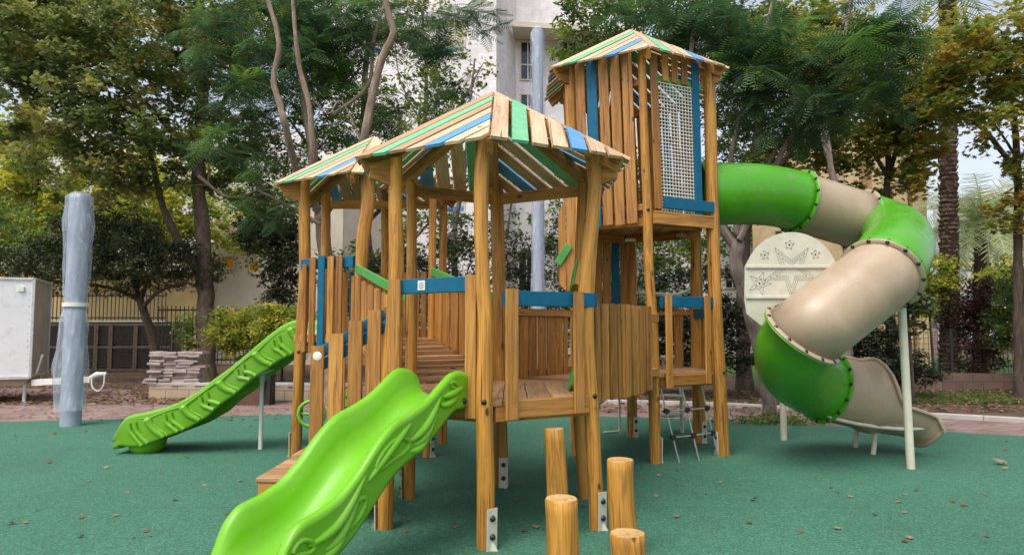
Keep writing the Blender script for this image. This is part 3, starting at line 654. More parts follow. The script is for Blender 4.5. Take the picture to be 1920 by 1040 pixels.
# --- open slides
def slide(o0, u, lat, rs, rz, fl, hw, skirt, mat, name='slide'):
    rings = []; S = np.linspace(rs[0], rs[-1], 64)
    for s_ in S:
        rz_ = interp(s_, rs, rz); f = interp(s_, fl[0], fl[1]); sk = rz_-interp(s_, skirt[0], skirt[1]); f = min(f, rz_-.03); sk = min(sk, f-.02); sk = max(sk, .02)
        half = [(-hw-.035, sk), (-hw-.045, sk+.03), (-hw-.03, lerp(sk, rz_, .55)), (-hw-.045, rz_-.035), (-hw-.042, rz_-.008), (-hw-.022, rz_+.008), (-hw+.008, rz_), (-hw+.028, rz_-.022), (-hw+.045, lerp(f, rz_, .55)), (-hw+.07, lerp(f, rz_, .25)), (-hw+.12, f+.022), (-hw+.18, f+.004), (-.05, f)]
        top = half+[(-x, z) for x, z in reversed(half)]
        bot = [(hw+.005, sk), (hw-.0, sk+.04), (hw-.04, f-.03), (hw-.12, f-.035), (-hw+.12, f-.035), (-hw+.04, f-.03), (-hw, sk+.04), (-hw-.005, sk)]
        c = Vector((o0[0], o0[1], 0))+u*s_
        rings.append([c+lat*x+Vector((0, 0, z)) for x, z in top+bot])
    m = MB(); m.loft(rings, True, True, .5); return m.build(name, mat, PS)
uu = Vector((-.5, -.866, 0)); ll = Vector((-.866, .5, 0))-uu*.125
rs = [-.06, 0, .1, .17, .26, .38, .47, .6, .74, .83, .92, 1.0, 1.06, 1.19, 1.33, 1.47, 1.54, 1.59, 1.63]
rz = [1.13, 1.175, 1.19, 1.18, 1.13, 1.055, 1.01, .965, .93, .88, .81, .735, .68, .59, .545, .52, .47, .39, .27]
xs = np.linspace(-.06, 1.63, 64); sm = np.convolve(np.pad(np.interp(xs, rs, rz), 1, mode='edge'), [.25, .5, .25], 'valid')
flx = [-.06, .12, .3, .45, .6, .74, .9, 1.05, 1.2, 1.35, 1.5, 1.64]; flz = [.985, .98, .86, .76, .71, .67, .54, .40, .31, .26, .22, .19]
fx = np.linspace(-.06, 1.64, 60); fz = np.interp(fx, flx, flz); fz = np.convolve(np.pad(fz, 4, mode='edge'), np.ones(9)/9, 'valid')
skx = [-.06, .07, .28, .32, .36, .55, .69, .80, .87, .93, 1.01, 1.09, 1.16, 1.22, 1.32, 1.63]; skz = [.2, .25, .23, .19, .22, .25, .25, .23, .21, .26, .28, .27, .24, .24, .26, .24]
SL = slide((-.54, 4.96), uu, ll, list(xs), list(sm), (fx, fz), .25, (skx, skz), 'lime')
# leaf-shaped relief on the outer (camera) side
def side_pt(s_, dz, o0=(-.54, 4.96), u=uu, lt=ll, hw=.25, sgn=-1): # dz below rim
    return Vector((o0[0], o0[1], 0))+u*s_+lt*(sgn*(hw+.034))+Vector((0, 0, interp(s_, xs, sm)-dz))
def relief(pts, r, mat, par, name='relief'):
    m = MB(); p = smooth_path(pts, 5); k = len(p); m.tube(p, [r*max(.15, math.sin(math.pi*(i+.6)/(k+.2))**.6) for i in range(k)], 8); return m.build(name, mat, par)
for s0, s1, d0, d1, h in ((.05, .28, .10, .08, .02), (.10, .30, .15, .12, .02), (.30, .62, .06, .16, .02), (.34, .58, .13, .20, .02), (.40, .62, .19, .22, .015), (.6, .98, .05, .12, .02), (1.0, 1.42, .05, .13, .02), (1.05, 1.3, .10, .21, .02), (1.12, 1.34, .16, .24, .02)):
    relief([side_pt(lerp(s0, s1, t), lerp(d0, d1, t)+.035*math.sin(t*math.pi)) for t in (0, .25, .5, .75, 1)], .030, 'lime', SL)
for s0, s1, dd, hh in ((.62, .92, .14, .055), (1.0, 1.2, .17, .055), (1.38, 1.52, .12, .035), (.10, .2, .08, .02)):
    c_ = [side_pt(lerp(s0, s1, .5+.5*math.cos(t)), dd-hh*math.sin(t)-.03*math.cos(t)) for t in np.linspace(0, 2*math.pi, 15)]
    m = MB(); m.tube(c_, .017, 8, False); m.build('relief', 'lime', SL)
a = side_pt(.03, .19); m = MB(); m.dome(a+Vector((0, -.01, .0)), (.5, -.87, 0), .024, .02); m.build('bolt', 'black', SL)
# flow ridges moulded in the trough floor
for q in (-.10, -.04, .02, .08):
    relief([Vector((-.54, 4.96, 0))+uu*s_+ll*(q+.01*math.sin(s_*6))+Vector((0, 0, interp(s_, fx, fz)+.0)) for s_ in (1.25, 1.35, 1.45, 1.55, 1.61)], .007, 'lime', SL, 'floor_ridge')
# back slide from tower C, runs to -x
o2 = (-2.46, 8.47); u2 = Vector((-1, 0, 0)); l2 = Vector((0, 1, 0)); D2 = 8.47-.36
rim_px = [(560, 599), (545, 602), (525, 612), (495, 635), (460, 665), (430, 690), (400, 711), (370, 735), (330, 757), (300, 767), (270, 774), (238, 780), (222, 795), (210, 826)]
low_px = [(552, 662), (523, 675), (498, 694), (465, 715), (443, 737), (412, 758), (385, 783), (345, 806), (292, 826), (262, 838), (234, 838), (208, 832)]
rr_ = [at(x, y, D2) for x, y in rim_px]; lw = [at(x, y, D2) for x, y in low_px]
rx = [-(p.x)+o2[0] for p in rr_]; rzz = [p.z for p in rr_]; lx = [-(p.x)+o2[0] for p in lw]; lz = [p.z for p in lw]
X2 = np.linspace(-.02, rx[-1], 60); Z2 = np.convolve(np.pad(np.interp(X2, rx, rzz), 1, mode='edge'), [.25, .5, .25], 'valid'); LZ = np.interp(X2, lx, lz)
SK = Z2-LZ
S2 = slide(o2, u2, l2, list(X2), list(Z2), (X2, np.maximum(Z2-.22, .1)), .30, (X2, SK), 'limedark')
def side2(s_, f): return Vector((o2[0]-s_, o2[1]-.30-.038, lerp(interp(s_, X2, Z2), interp(s_, X2, LZ), f)))
k = 0; s_ = .1
while s_ < 1.95:
    if k % 2 == 0:
        m = MB(); p_ = smooth_path([side2(s_+.02, .26), side2(s_-.01, .42), side2(s_-.07, .66), side2(s_-.13, .84), side2(s_-.17, .97)], 5); m.tube(p_, [lerp(.05, .03, i/20) for i in range(21)], 10); m.dome(p_[0], (0, -.3, 1), .05, .04); m.build('rib', 'limedark', S2)
        m = MB(); m.tube(smooth_path([side2(s_-.05, .40), side2(s_-.11, .64), side2(s_-.18, .84), side2(s_-.21, .96)], 4), .013, 8); m.build('rib', 'limedark', S2)
    else:
        for dx in (.035, -.035):
            m = MB(); m.tube(smooth_path([side2(s_+dx, .22), side2(s_-.02+dx, .5), side2(s_-.09+dx, .74), side2(s_-.16+dx, .97)], 5), .028, 8); m.build('rib', 'limedark', S2)
        for f in (.30, .66):
            m = MB(); m.dome(side2(s_-.10*f, f)+Vector((0, -.004, 0)), (0, -1, 0), .013, .004); m.build('slot', 'black', S2)
    s_ += .205; k += 1
relief([side2(t, .20-.07*abs(math.sin((t-.1)/.205*math.pi/2))) for t in np.linspace(.02, 2.02, 60)], .016, 'limedark', S2, 'rib')
m = MB(); b = Vector((-4.33, 8.35, 0)); m.tube([b, b+Vector((0, 0, .05)), b+Vector((0, 0, .16))], [.13, .19, .22], 20); m.build('slide_foot', 'limedark', S2)
b = G(488, 843); m = MB(); m.tube([b, at(491, 715, b.y)], .026, 14); m.tube([at(491, 716, b.y), at(492, 704, b.y)], [.03, .034], 12); m.board(at(478, 706, b.y), at(503, 694, b.y), (0, 1, 0), .4, .02); m.build('support_pole', 'white', S2)
# --- spiral tube slide
def bez(a, b, c, d, n=14): return [(1-t)**3*a+3*(1-t)**2*t*b+3*(1-t)*t*t*c+t**3*d for t in [i_/(n-1) for i_ in range(n)]]
Vv = Vector
Pq = dict(s=Vv((2.30, 8.50, 3.12)), a=at(1495, 378, 8.95), b=at(1612, 413, 9.2), c=at(1652, 514, 7.3), d=at(1505, 628, 7.15), e=at(1551, 727, 8.2))
T1 = (Pq['b']-Pq['a']).normalized(); T2 = (Pq['d']-Pq['c']).normalized(); T3 = Vv((.93, .15, -.28)).normalized()
ND = (T2+Vv((.05, .85, -.55))).normalized(); NC = (T2+Vv((0, -.55, -.1))).normalized()
secs = [('tubegreen', bez(Pq['s'], Pq['s']+Vv((.55, 0, 0)), Pq['a']-T1*.5, Pq['a'])),
        ('beige', [lerp(Pq['a'], Pq['b'], t) for t in np.linspace(0, 1, 6)]),
        ('tubegreen', bez(Pq['b'], Pq['b']+T1*.78, Pq['c']-NC*.80, Pq['c'], 20)),
        ('beige', [lerp(Pq['c'], Pq['d'], t) for t in np.linspace(0, 1, 6)]),
        ('tubegreen', bez(Pq['d'], Pq['d']+ND*.33, Pq['e']-T3*.46, Pq['e'], 20))]
RT = .385
def ringframe(c, d, r, n, z=0): 
    x, y = frame(d); return [c+d*z+(x*math.cos(2*math.pi*k/n)+y*math.sin(2*math.pi*k/n))*r for k in range(n)]
def cutring(c, T, Nn, r, n, z=0, inN=False):
    """tube of radius r along T cut by the slanted plane with normal Nn"""
    if inN:
        x, y = frame(Nn); mj = (T-Nn*T.dot(Nn)).normalized(); kk = 1/T.dot(Nn)-1; out = []
        for q in range(n):
            v = (x*math.cos(2*math.pi*q/n)+y*math.sin(2*math.pi*q/n))*r; out.append(c+Nn*z+v+mj*(v.dot(mj)*kk))
        return out
    return [p_-T*((p_-c).dot(Nn)/T.dot(Nn)) for p_ in ringframe(c, T, r, n)]
for k, (mt, pts) in enumerate(secs):
    m = MB(); n_ = 48
    ds = [(pts[min(i+1, len(pts)-1)]-pts[max(i-1, 0)]).normalized() for i in range(len(pts))]
    if k == 3: ds[0] = NC
    if k == 4: ds[0] = ND
    if k == 2: ds[-1] = NC
    rings = [ringframe(p_, d_, RT, n_) for p_, d_ in zip(pts, ds)]+[ringframe(p_, d_, RT-.012, n_) for p_, d_ in reversed(list(zip(pts, ds)))]
    if k == 3: i_ = len(pts)-1; rings[i_] = cutring(pts[-1], T2, ND, RT, n_); rings[i_+1] = cutring(pts[-1], T2, ND, RT-.012, n_)
    if k == 4: rings[0] = cutring(pts[0], T2, ND, RT, n_, 0, True); rings[-1] = cutring(pts[0], T2, ND, RT-.012, n_, 0, True)
    rings.append(rings[0]); m.loft(rings, True, False, .5)
    ts = m.build('tube_section', mt, PS)
    for (p_, d_, first) in ((pts[0], ds[0], True), (pts[-1], ds[-1], False)):
        if k == 0 and first: continue
        m = MB(); z = .012 if first else -.012
        sgn = 1 if first else -1
        prof = [(RT-.01, 0), (RT+.038, 0), (RT+.042, .01), (RT+.036, .02), (RT+.006, .026), (RT-.01, .03)]
        slant = (k == 3 and not first) or (k == 4 and first)
        if slant: d_ = ND
        rgs = [cutring(p_, T2, ND, r_, n_, sgn*z_+sgn*.001, True) if slant else ringframe(p_, d_, r_, n_, sgn*z_+sgn*.001) for r_, z_ in prof]; rgs.append(rgs[0]); m.loft(rgs, True, False, .5)
        fl_ = m.build('flange', mt if not (k == 3 and False) else mt, ts)
        if not first or k == 3:
            x, y = frame(d_); cr_ = cutring(p_, T2, ND, RT+.021, 140, 0, True)
            for q in range(14):
                an = 2*math.pi*(q+.4)/14; rd = x*math.cos(an)+y*math.sin(an); s2 = -1 if not first else 1
                m = MB(); m.dome((cr_[q*10+4] if slant else p_+rd*(RT+.021))+d_*(s2*.018), d_*s2, .023, .022); m.build('bolt', 'black', ts)
# exit trough
ex = [Pq['e']]+[at(x_, y_, 8.22) for x_, y_ in ((1580, 734), (1615, 741), (1655, 747), (1695, 755), (1722, 763), (1740, 770))]
exs = smooth_path(ex, 8); rings = []; nn_ = 34; tot = len(exs)-1
cum = [0]
for i in range(tot): cum.append(cum[-1]+(exs[i+1]-exs[i]).length)
for i, p_ in enumerate(exs):
    f = cum[i]/cum[-1]; d = (exs[min(i+1, tot)]-exs[max(i-1, 0)]).normalized(); side = d.cross(Vv((0, 0, 1))).normalized(); upv = side.cross(d)
    op = interp(f, [0, .35, .41, .45, .49, .53, .58, .9, 1], [178, 178, 172, 146, 116, 95, 85, 80, 66])
    r_ = RT*interp(f, [0, .28, .41, .52, .9, 1], [1, 1, 1.12, 1.04, 1, 1.1]); drop = 0; vert = 1
    outer = []; inner = []
    for k in range(nn_):
        an = R(lerp(-op, op, k/(nn_-1))); 
        fx_ = 1.05 if k in (0, nn_-1) else 1
        outer.append(p_+side*(math.sin(an)*r_*fx_)-upv*(math.cos(an)*r_*vert*fx_)-Vv((0, 0, drop)))
        inner.append(p_+side*(math.sin(an)*(r_-.018))-upv*(math.cos(an)*(r_*vert-.018))-Vv((0, 0, drop)))
    rings.append(outer+list(reversed(inner)))
m = MB(); m.loft(rings, True, True, .5); EX = m.build('slide_exit', 'beige', PS)
for w_ in (0, 1):
    m = MB(); pth = [Vv(r[0 if w_ == 0 else nn_-1]) for r in rings]; m.tube(pth, .022, 8); m.build('rim', 'beige', EX)
m = MB(); m.tube([Vv(rings[-1][k]) for k in range(nn_)], .024, 8); m.build('rim', 'beige', EX)
m = MB(); m.tube(smooth_path([at(1545, 776, 8.0), at(1580, 788, 7.96), at(1640, 799, 7.94), at(1700, 804, 7.93), at(1738, 801, 7.93)], 4), .022, 8); m.build('side_bar', 'plate', EX)
for (bx, by, tx, ty) in ((1604, 840, 1608, 790), (1637, 853, 1643, 800)):
    b = G(bx, by); m = MB(); m.tube([b, at(tx, ty, b.y)], .028, 12); m.build('support_leg', 'plate', EX)
b = G(1708, 880); m = MB(); m.tube([b, at(1691, 577, b.y+.05)], .042, 18); t_ = at(1691, 590, b.y); m.board(t_+Vv((-.06, 0, .05)), t_+Vv((.05, .25, .12)), (1, 0, 0), .12, .02); m.build('support_pole', 'plate', PS)
b = G(1470, 826); m = MB(); m.tube([b, Vv((b.x, b.y, 2.75))], .042, 18); m.build('support_pole', 'plate', PS)
# star shield panel
Dp = 7.42; cP = at(1484, 523, Dp); pxm = Dp/F
def sp2(px, py, dy=0): q = at(px, py, Dp); return Vv((q.x, Dp+dy, q.z))
op = [sp2(1484+88*math.cos(t), 523-88*math.sin(t)) for t in np.linspace(R(-8), R(152), 34)]
op = [p_ for p_ in op]; op += [sp2(1397, 500), sp2(1396, 560), sp2(1400, 588), sp2(1432, 614), sp2(1470, 640), sp2(1540, 620)]
m = MB(); m.poly(op, (0, 1, 0), .02, (0, 0, 1)); PP = m.build('shield_panel', 'plate', PS)
for yy in (500, 557):
    m = MB(); m.board(sp2(1398, yy, -.012), sp2(1566, yy, -.012), (0, 0, 1), .035, .02); m.build('panel_bar', 'plate', PP)
def star(cx, cy, r, rot=90, ri=.42, n_=5, dash=True, sx=1):
    P = []
    for k in range(2*n_):
        a = R(rot+k*180/n_); rr_ = r if k % 2 == 0 else r*ri; P.append((cx+sx*rr_*math.cos(a), cy-rr_*math.sin(a)))
    m = MB()
    for i in range(len(P)):
        a, b = P[i], P[(i+1) % len(P)]; ln = math.hypot(b[0]-a[0], b[1]-a[1]); k = max(1, int(ln/5.0))
        for j in range(k):
            t0 = (j+.15)/k; t1 = (j+.85)/k; q0 = sp2(lerp(a[0], b[0], t0), lerp(a[1], b[1], t0), -.002); q1 = sp2(lerp(a[0], b[0], t1), lerp(a[1], b[1], t1), -.002); m.board(q0, q1, (0, 0, 1) if abs(b[0]-a[0]) > abs(b[1]-a[1]) else (1, 0, 0), .0028, .003, .001)
    return m
for cx, cy, r, rot, ri in ((1434, 478, 10, 100, .42), (1480, 459, 10, 80, .42), (1529, 477, 10, 95, .42), (1424, 531, 23, 70, .4), (1424, 531, 11, 70, .4), (1484, 508, 54, -90, .38), (1484, 508, 43, -90, .38), (1484, 508, 31, -90, .38)):
    star(cx, cy, r, rot, ri).build('star_engraving', 'bars', PP)
for cx, cy in ((1434, 478), (1480, 459), (1529, 477), (1424, 531)):
    m = MB(); m.dome(sp2(cx, cy, -.001), (0, -1, 0), .01, .004); m.build('hole', 'black', PP)
for cx, cy in ((1459, 573), (1442, 590), (1434, 612)):
    m = MB(); m.dome(sp2(cx, cy, -.001), (0, -1, 0), .016, .014); m.build('bolt', 'black', PP)

# ================================================================== STEPPING LOGS
for i, (px_, py_t, D, rad_, lb) in enumerate(((1040, 804, 4.98, .073, 'tallest stepping log, slim and leaning, behind the other three'), (1163, 862, 4.68, .090, 'thick stepping log standing to the right beside the bracketed post'), (1051, 935, 3.72, .086, 'stepping log of middle height cut off by the lower picture edge, before the tallest log'), (1177, 1000, 3.68, .088, 'shortest stepping log, its cut top just above the lower picture edge'))):
    t = at(px_, py_t, D); m = MB(); k = 9
    base = Vv((t.x+.02, D, 0)); pts = [lerp(base, Vv((t.x, D, t.z)), j/k)+Vv((.005*math.sin(j*.45+i*2), 0, 0)) for j in range(k+1)]
    pts.append(pts[-1]+Vv((0, 0, .006)))
    rad = [rad_*(1+.025*math.sin(j*.5+i)) for j in range(k+1)]; rad[-1] *= 1; rad.append(rad[-1]*.94)
    m.tube([p_-Vv((t.x, D, 0))+Vv((t.x, D, 0)) for p_ in pts], rad, 24, True, .55, 0, .02, capmi=1)
    # drying crack: thin dark groove strip
    m.build('stepping_log', ['log', 'stumptop'], origin=(t.x, D, 0), label=lb, cat='log', group='stepping logs in the rubber floor')

# ================================================================== WRAPPED POLES
def wrapped_pole(px0, py0, px1, py1, D, r, lb, tape):
    b = at(px1, py1, D); b.z = 0; t = at(px0, py0, D)
    rt = empty('wrapped_pole', b, lb, 'pole', 'plastic wrapped steel poles')
    m = MB(); m.tube([b, lerp(b, t, .5), t], r*.86, 24); m.build('steel_pole', 'polegrey', rt)
    rings = []; K = 46; n_ = 40; zb = .07
    for i in range(K):
        f = lerp(zb, 1.012, i/(K-1)); c = lerp(b, t, f); ring = []
        bulge = 1.12+.10*math.sin(f*9)+.05*math.sin(f*31)
        if tape: bulge *= 1-.17*math.exp(-((f-tape)/.03)**2)
        if i == K-1: bulge = .55
        for k in range(n_):
            a = 2*math.pi*k/n_; w_ = .035*math.sin(7*a+f*14)+.03*math.sin(13*a-f*25)+.02*math.sin(3*a+f*60)
            fl_ = .45*max(0, math.cos(a-math.pi))*max(0, 1-abs(f-.25)/.25) if tape else 0
            ring.append(c+Vv((math.cos(a), math.sin(a), 0))*r*(bulge+w_+fl_))
        rings.append(ring)
    m = MB(); m.loft(rings, True, False, .5); m.build('plastic_wrap', 'wrap', rt)
    if tape: c = lerp(b, t, tape); d = (t-b).normalized(); m = MB(); m.tube([c-d*.03, c+d*.03], r*1.06, 24); m.build('tape_band', 'white', rt)
wrapped_pole(150, 366, 132, 796, 10.48, .165, 'short grey pole wrapped in clear plastic with white tape, standing beside the trailer', .52)
wrapped_pole(1008, 58, 1010, 720, 13.2, .125, 'tall blue grey pole wrapped in clear plastic behind the play structure', .0)

# ================================================================== TRAILER
c0 = at(60, 610, 13.5); c0.z = 0; sd_ = Vv((-.405, .914, 0)); fd = Vv((-.914, -.405, 0))
TR = empty('box_trailer', c0, 'white enclosed box trailer with its drawbar pointing right, at the left edge', 'trailer')
zb, zt = .50, 2.40
m = MB(); p1 = c0; p2 = c0+fd*3.4; p3 = p2+sd_*1.6; p4 = c0+sd_*1.6
m.poly([p+Vv((0, 0, zb)) for p in (p1, p2, p3, p4)], (0, 0, 1), zt-zb, fd); m.build('body', 'trailer', TR)
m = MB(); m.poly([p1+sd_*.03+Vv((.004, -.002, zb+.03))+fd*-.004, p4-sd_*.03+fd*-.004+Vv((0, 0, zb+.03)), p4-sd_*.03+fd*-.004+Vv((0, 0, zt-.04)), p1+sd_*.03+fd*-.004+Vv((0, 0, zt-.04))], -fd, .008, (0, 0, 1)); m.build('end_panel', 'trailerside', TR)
m = MB()
for p_ in (p1, p4): m.board(p_+Vv((0, 0, zb-.01))-fd*.005, p_+Vv((0, 0, zt+.012))-fd*.005, fd, .05, .05)
m.board(p1+Vv((0, 0, zt)), p2+Vv((0, 0, zt)), (0, 0, 1), .05, .05); m.board(p1+Vv((0, 0, zt)), p4+Vv((0, 0, zt)), (0, 0, 1), .05, .05); m.board(p1+Vv((0, 0, zb)), p2+Vv((0, 0, zb)), (0, 0, 1), .06, .05); m.build('corner_trim', 'galv', TR); m = MB()
for k in range(1, 5): m.board(p1+fd*(.62*k)-sd_*.002+Vv((0, 0, zb+.03)), p1+fd*(.62*k)-sd_*.002+Vv((0, 0, zt-.03)), fd, .012, .006, .001)
m.build('seam', 'galv', TR)
m = MB()
for k in range(12): m.dome(p1+fd*.06-sd_*.004+Vv((0, 0, .7+.13*k)), -sd_, .011, .006)
m.build('rivet_row', 'galv', TR)
m = MB(); m.board(p1+fd*.2-sd_*.02+Vv((0, 0, 2.16)), p1+fd*.2-sd_*.02+Vv((0, 0, 2.25)), fd, .1, .05); m.build('marker_lamp', 'white', TR)
m = MB(); m.poly([p+Vv((0, 0, .36)) for p in (p1+fd*.1+sd_*.1, p2, p3, p4+fd*.1-sd_*.1)], (0, 0, 1), .12, fd); m.build('chassis', 'beige', TR)
b = at(45, 752, 13.6); b.z = 0; m = MB(); m.tube([b, b+Vv((0, 0, .95))], .032, 12); m.tube([b, b+Vv((0, 0, .03))], .09, 16); m.build('prop_stand', 'galv', TR)
m = MB(); m.board(at(62, 717, 13.6), at(170, 711, 13.6), (0, 0, 1), .12, .1); m.board(at(68, 700, 13.7), at(80, 664, 13.7), (1, 0, 0), .03, .03); m.build('drawbar', 'white', TR)
m = MB(); m.tube([at(168, 710, 13.6), at(182, 702, 13.6), at(200, 700, 13.6)], [.05, .06, .03], 10); m.build('hitch', 'galv', TR)
m = MB(); m.tube(smooth_path([at(172, 710, 13.55), at(173, 725, 13.5), at(184, 733, 13.5), at(194, 722, 13.5), at(196, 702, 13.55)], 5), .015, 6); m.build('safety_chain', 'galv', TR)
m = MB(); m.board(p1+fd*.9-sd_*.004+Vv((0, 0, .62)), p1+fd*1.02-sd_*.004+Vv((0, 0, .62)), (0, 0, 1), .05, .006, .001); m.build('reflector', 'yellowpane', TR)
m = MB(); wc = c0+fd*1.2+sd_*.0+Vv((0, 0, .32)); m.tube([wc-sd_*.02, wc+sd_*.2], .32, 28); wh = m.build('wheel', 'black', TR)
m = MB(); m.tube([wc-sd_*.035, wc+sd_*.05], .17, 20); m.build('rim', 'galv', wh)

# ================================================================== WALLS, FENCES, BUILDINGS (background)
def wall_box(name, p, q, th, z0, z1, mat, label, cat, **kw):
    p = Vv((p[0], p[1], 0)); q = Vv((q[0], q[1], 0)); m = MB(); e = (q-p).normalized(); n = Vv((-e.y, e.x, 0))
    m.poly([p+Vv((0, 0, z0)), q+Vv((0, 0, z0)), q+n*th+Vv((0, 0, z0)), p+n*th+Vv((0, 0, z0))], (0, 0, 1), z1-z0, e); return m.build(name, mat, origin=None, label=label, cat=cat, **kw)
a, b = at(276, 745, 14.3), at(1100, 745, 13.75)
lw_ = empty('low_stone_wall', (a.x, 14.0, 0), 'low pale block wall edging the planting bed behind the green slide', 'wall')
m = MB(); m.poly([(a.x, 14.35, 0), (-3.3, 13.9, 0), (-3.3, 14.25, 0), (a.x, 14.75, 0)], (0, 0, 1), .28, (1, 0, 0)); m.build('wall', 'lowwall', lw_)
m = MB(); x = a.x
while x < -3.4:
    y = lerp(14.35, 13.9, (x-a.x)/(-3.3-a.x)); m.board((x+.003, y+.19, .305), (x+.49, y+.17, .305), (0, 1, 0), .44, .05); x += .495
m.build('coping', 'kerb', lw_)
m = MB(); m.poly([(-3.25, 13.9, 0), (1.6, 13.75, 0), (1.6, 14.1, 0), (-3.25, 14.25, 0)], (0, 0, 1), .28, (1, 0, 0)); m.build('wall', 'lowwall', lw_)
# stacked pavers on the wall end
ST = empty('paver_stack', at(330, 730, 14.6), 'crooked stack of loose grey paving stones on the end of the low wall', 'stone stack'); ORG[ST.name] = Vv(ST.location)
m = MB(); ltx = at(292, 700, 14.6).x
z = .33; row = 0
while z < .98:
    h = .055; x = ltx+(.0 if row > 2 else -.12+.05*row); xe = at(372, 700, 14.6).x
    while x < xe:
        wd = random.uniform(.2, .34); yy = 14.45+random.uniform(-.04, .05); rz_ = random.uniform(-.08, .08); zz = z+random.uniform(-.006, .006)+.01*math.sin(x*9)
        m.board((x, yy, zz), (x+wd-.01, yy+rz_*.4, zz+random.uniform(-.012, .012)), (0, 1, 0), random.uniform(.22, .34), h-.006, .006); x += wd
    z += h; row += 1
m.build('paving_stones', 'brick', ST)
# dark planter box
PB = empty('planter_box', at(475, 752, 13.4), 'dark tapered planter box in front of the low wall behind the slide pole', 'planter'); PB.location.z = 0; ORG[PB.name] = Vv(PB.location)
c = PB.location; m = MB(); rg = [[c+Vv((x*w_, y*w_, z)) for x, y in ((-.3, -.3), (.3, -.3), (.3, .3), (-.3, .3))] for z, w_ in ((0, .85), (.5, 1.05), (.55, 1.1), (.55, .95), (.45, .9))]; m.loft(rg, True, True, .5, smooth=False); m.build('box', 'brownbin', PB)
m = MB(); m.board(c+Vv((.25, -.1, 0)), c+Vv((.25, -.1, .75)), (1, 0, 0), .3, .3); m.build('post_block', 'darkbin', PB)
# louvred cabinets
LC = empty('louvred_cabinet_row', (at(90, 700, 22.5).x, 22.5, 0), 'row of dark brown louvred metal cabinets under the barred fence', 'cabinets')
xa, xb = at(85, 650, 22.5).x, at(322, 650, 22.5).x
m = MB(); m.box((xa-8, 22.62, 0), (xb, 23.2, 1.62)); m.build('casing', 'black', LC)
edges = [xa-8, xa-6.5, xa-5, xa-3.5, xa-2, xa-.9, xa+.45, xa+1.6, at(205, 650, 22.5).x, at(252, 650, 22.5).x, xb]
for a0, a1 in zip(edges[:-1], edges[1:]):
    fr_ = MB()
    for z in (.06, .80, 1.52): fr_.board((a0, 22.57, z), (a1, 22.57, z), (0, 0, 1), .07, .05)
    for x in (a0+.035, a1-.035): fr_.board((x, 22.56, .05), (x, 22.56, 1.55), (1, 0, 0), .07, .05)
    d = fr_.build('door', 'louverframe', LC)
    m = MB(); z = .12
    while z < 1.48:
        if abs(z-.8) > .05: m.board((a0+.07, 22.57, z), (a1-.07, 22.57, z), (0, -.55, .8), .05, .008, .002)
        z += .066
    m.build('slats', 'louver', d)
# concrete ledge & barred fence
wall_box('concrete_ledge', (xa-12, 23.3), (at(330, 0, 23.3).x, 23.3), .25, 0, 1.66, 'creamwall', 'thin pale concrete ledge just behind the louvred cabinets', 'wall')
def bar_fence(x0, x1, y0, y1, z0, z1, sp, lb, mat='bars', r=.012, grp=None):
    o = empty('barred_fence', (x0, y0, 0), lb, 'fence'); m = MB(); n_ = int(math.hypot(x1-x0, y1-y0)/sp)
    for k in range(n_+1):
        t = k/n_; x = lerp(x0, x1, t); y = lerp(y0, y1, t); m.board((x, y, z0), (x, y, z1), (1, 0, 0), r*2, r*2, .002)
    m.build('bars', mat, o); m = MB()
    for z in (z0+.1, z1-.12): m.board((x0, y0+.03, z), (x1, y1+.03, z), (0, 0, 1), .05, .03)
    m.build('rails', mat, o); return o
bar_fence(xa-10, at(330, 0, 23.4).x, 23.42, 23.42, 1.66, 2.62, .13, 'dark vertical bar fence standing on the ledge above the cabinets')
bar_fence(at(318, 0, 21.5).x, at(560, 0, 21.5).x, 21.5, 21.5, .35, 2.1, .13, 'dark vertical bar fence behind the thick trunk and the yellow hedge')
def building(name, p, q, depth, h, mat, lb, wins, z0=0, cat='building'):
    p = Vv((p[0], p[1], 0)); q = Vv((q[0], q[1], 0)); e = (q-p).normalized(); n = Vv((-e.y, e.x, 0))
    o = empty(name, p, lb, cat); m = MB(); m.poly([p, q, q+n*depth, p+n*depth], (0, 0, 1), h, e); m.build('wall', mat, o)
    for (t, z, w_, hh, gm, side) in wins:
        if side == 0: c = p+e*t; ax = e; nn = -n
        else: c = q+n*t; ax = n; nn = e
        f = MB()
        for dx in (-w_/2, w_/2): f.board(c+ax*dx+nn*.01+Vv((0, 0, z)), c+ax*dx+nn*.01+Vv((0, 0, z+hh)), ax, .07, .08)
        for dz in (0, hh): f.board(c-ax*(w_/2+.04)+nn*.012+Vv((0, 0, z+dz)), c+ax*(w_/2+.04)+nn*.012+Vv((0, 0, z+dz)), (0, 0, 1), .08, .1)
        fo = f.build('window', 'creamwall', o)
        m = MB(); m.board(c+nn*.004+Vv((0, 0, z+.04)), c+nn*.004+Vv((0, 0, z+hh-.04)), ax, w_-.07, .02); m.build('pane', gm, fo)
        if gm == 'shutter':
            m = MB(); m.board(c+nn*.016+Vv((0, 0, z+.04)), c+nn*.016+Vv((0, 0, z+hh*.17)), ax, w_-.07, .02); m.build('glass', 'glassblue', fo)
        elif gm == 'glassdark':
            m = MB(); m.board(c+nn*.02+Vv((0, 0, z)), c+nn*.02+Vv((0, 0, z+hh)), ax, .06, .03); m.board(c-ax*w_/2+nn*.02+Vv((0, 0, z+hh*.4)), c+ax*w_/2+nn*.02+Vv((0, 0, z+hh*.4)), (0, 0, 1), .06, .03); m.build('mullion', 'white', fo)
    return o
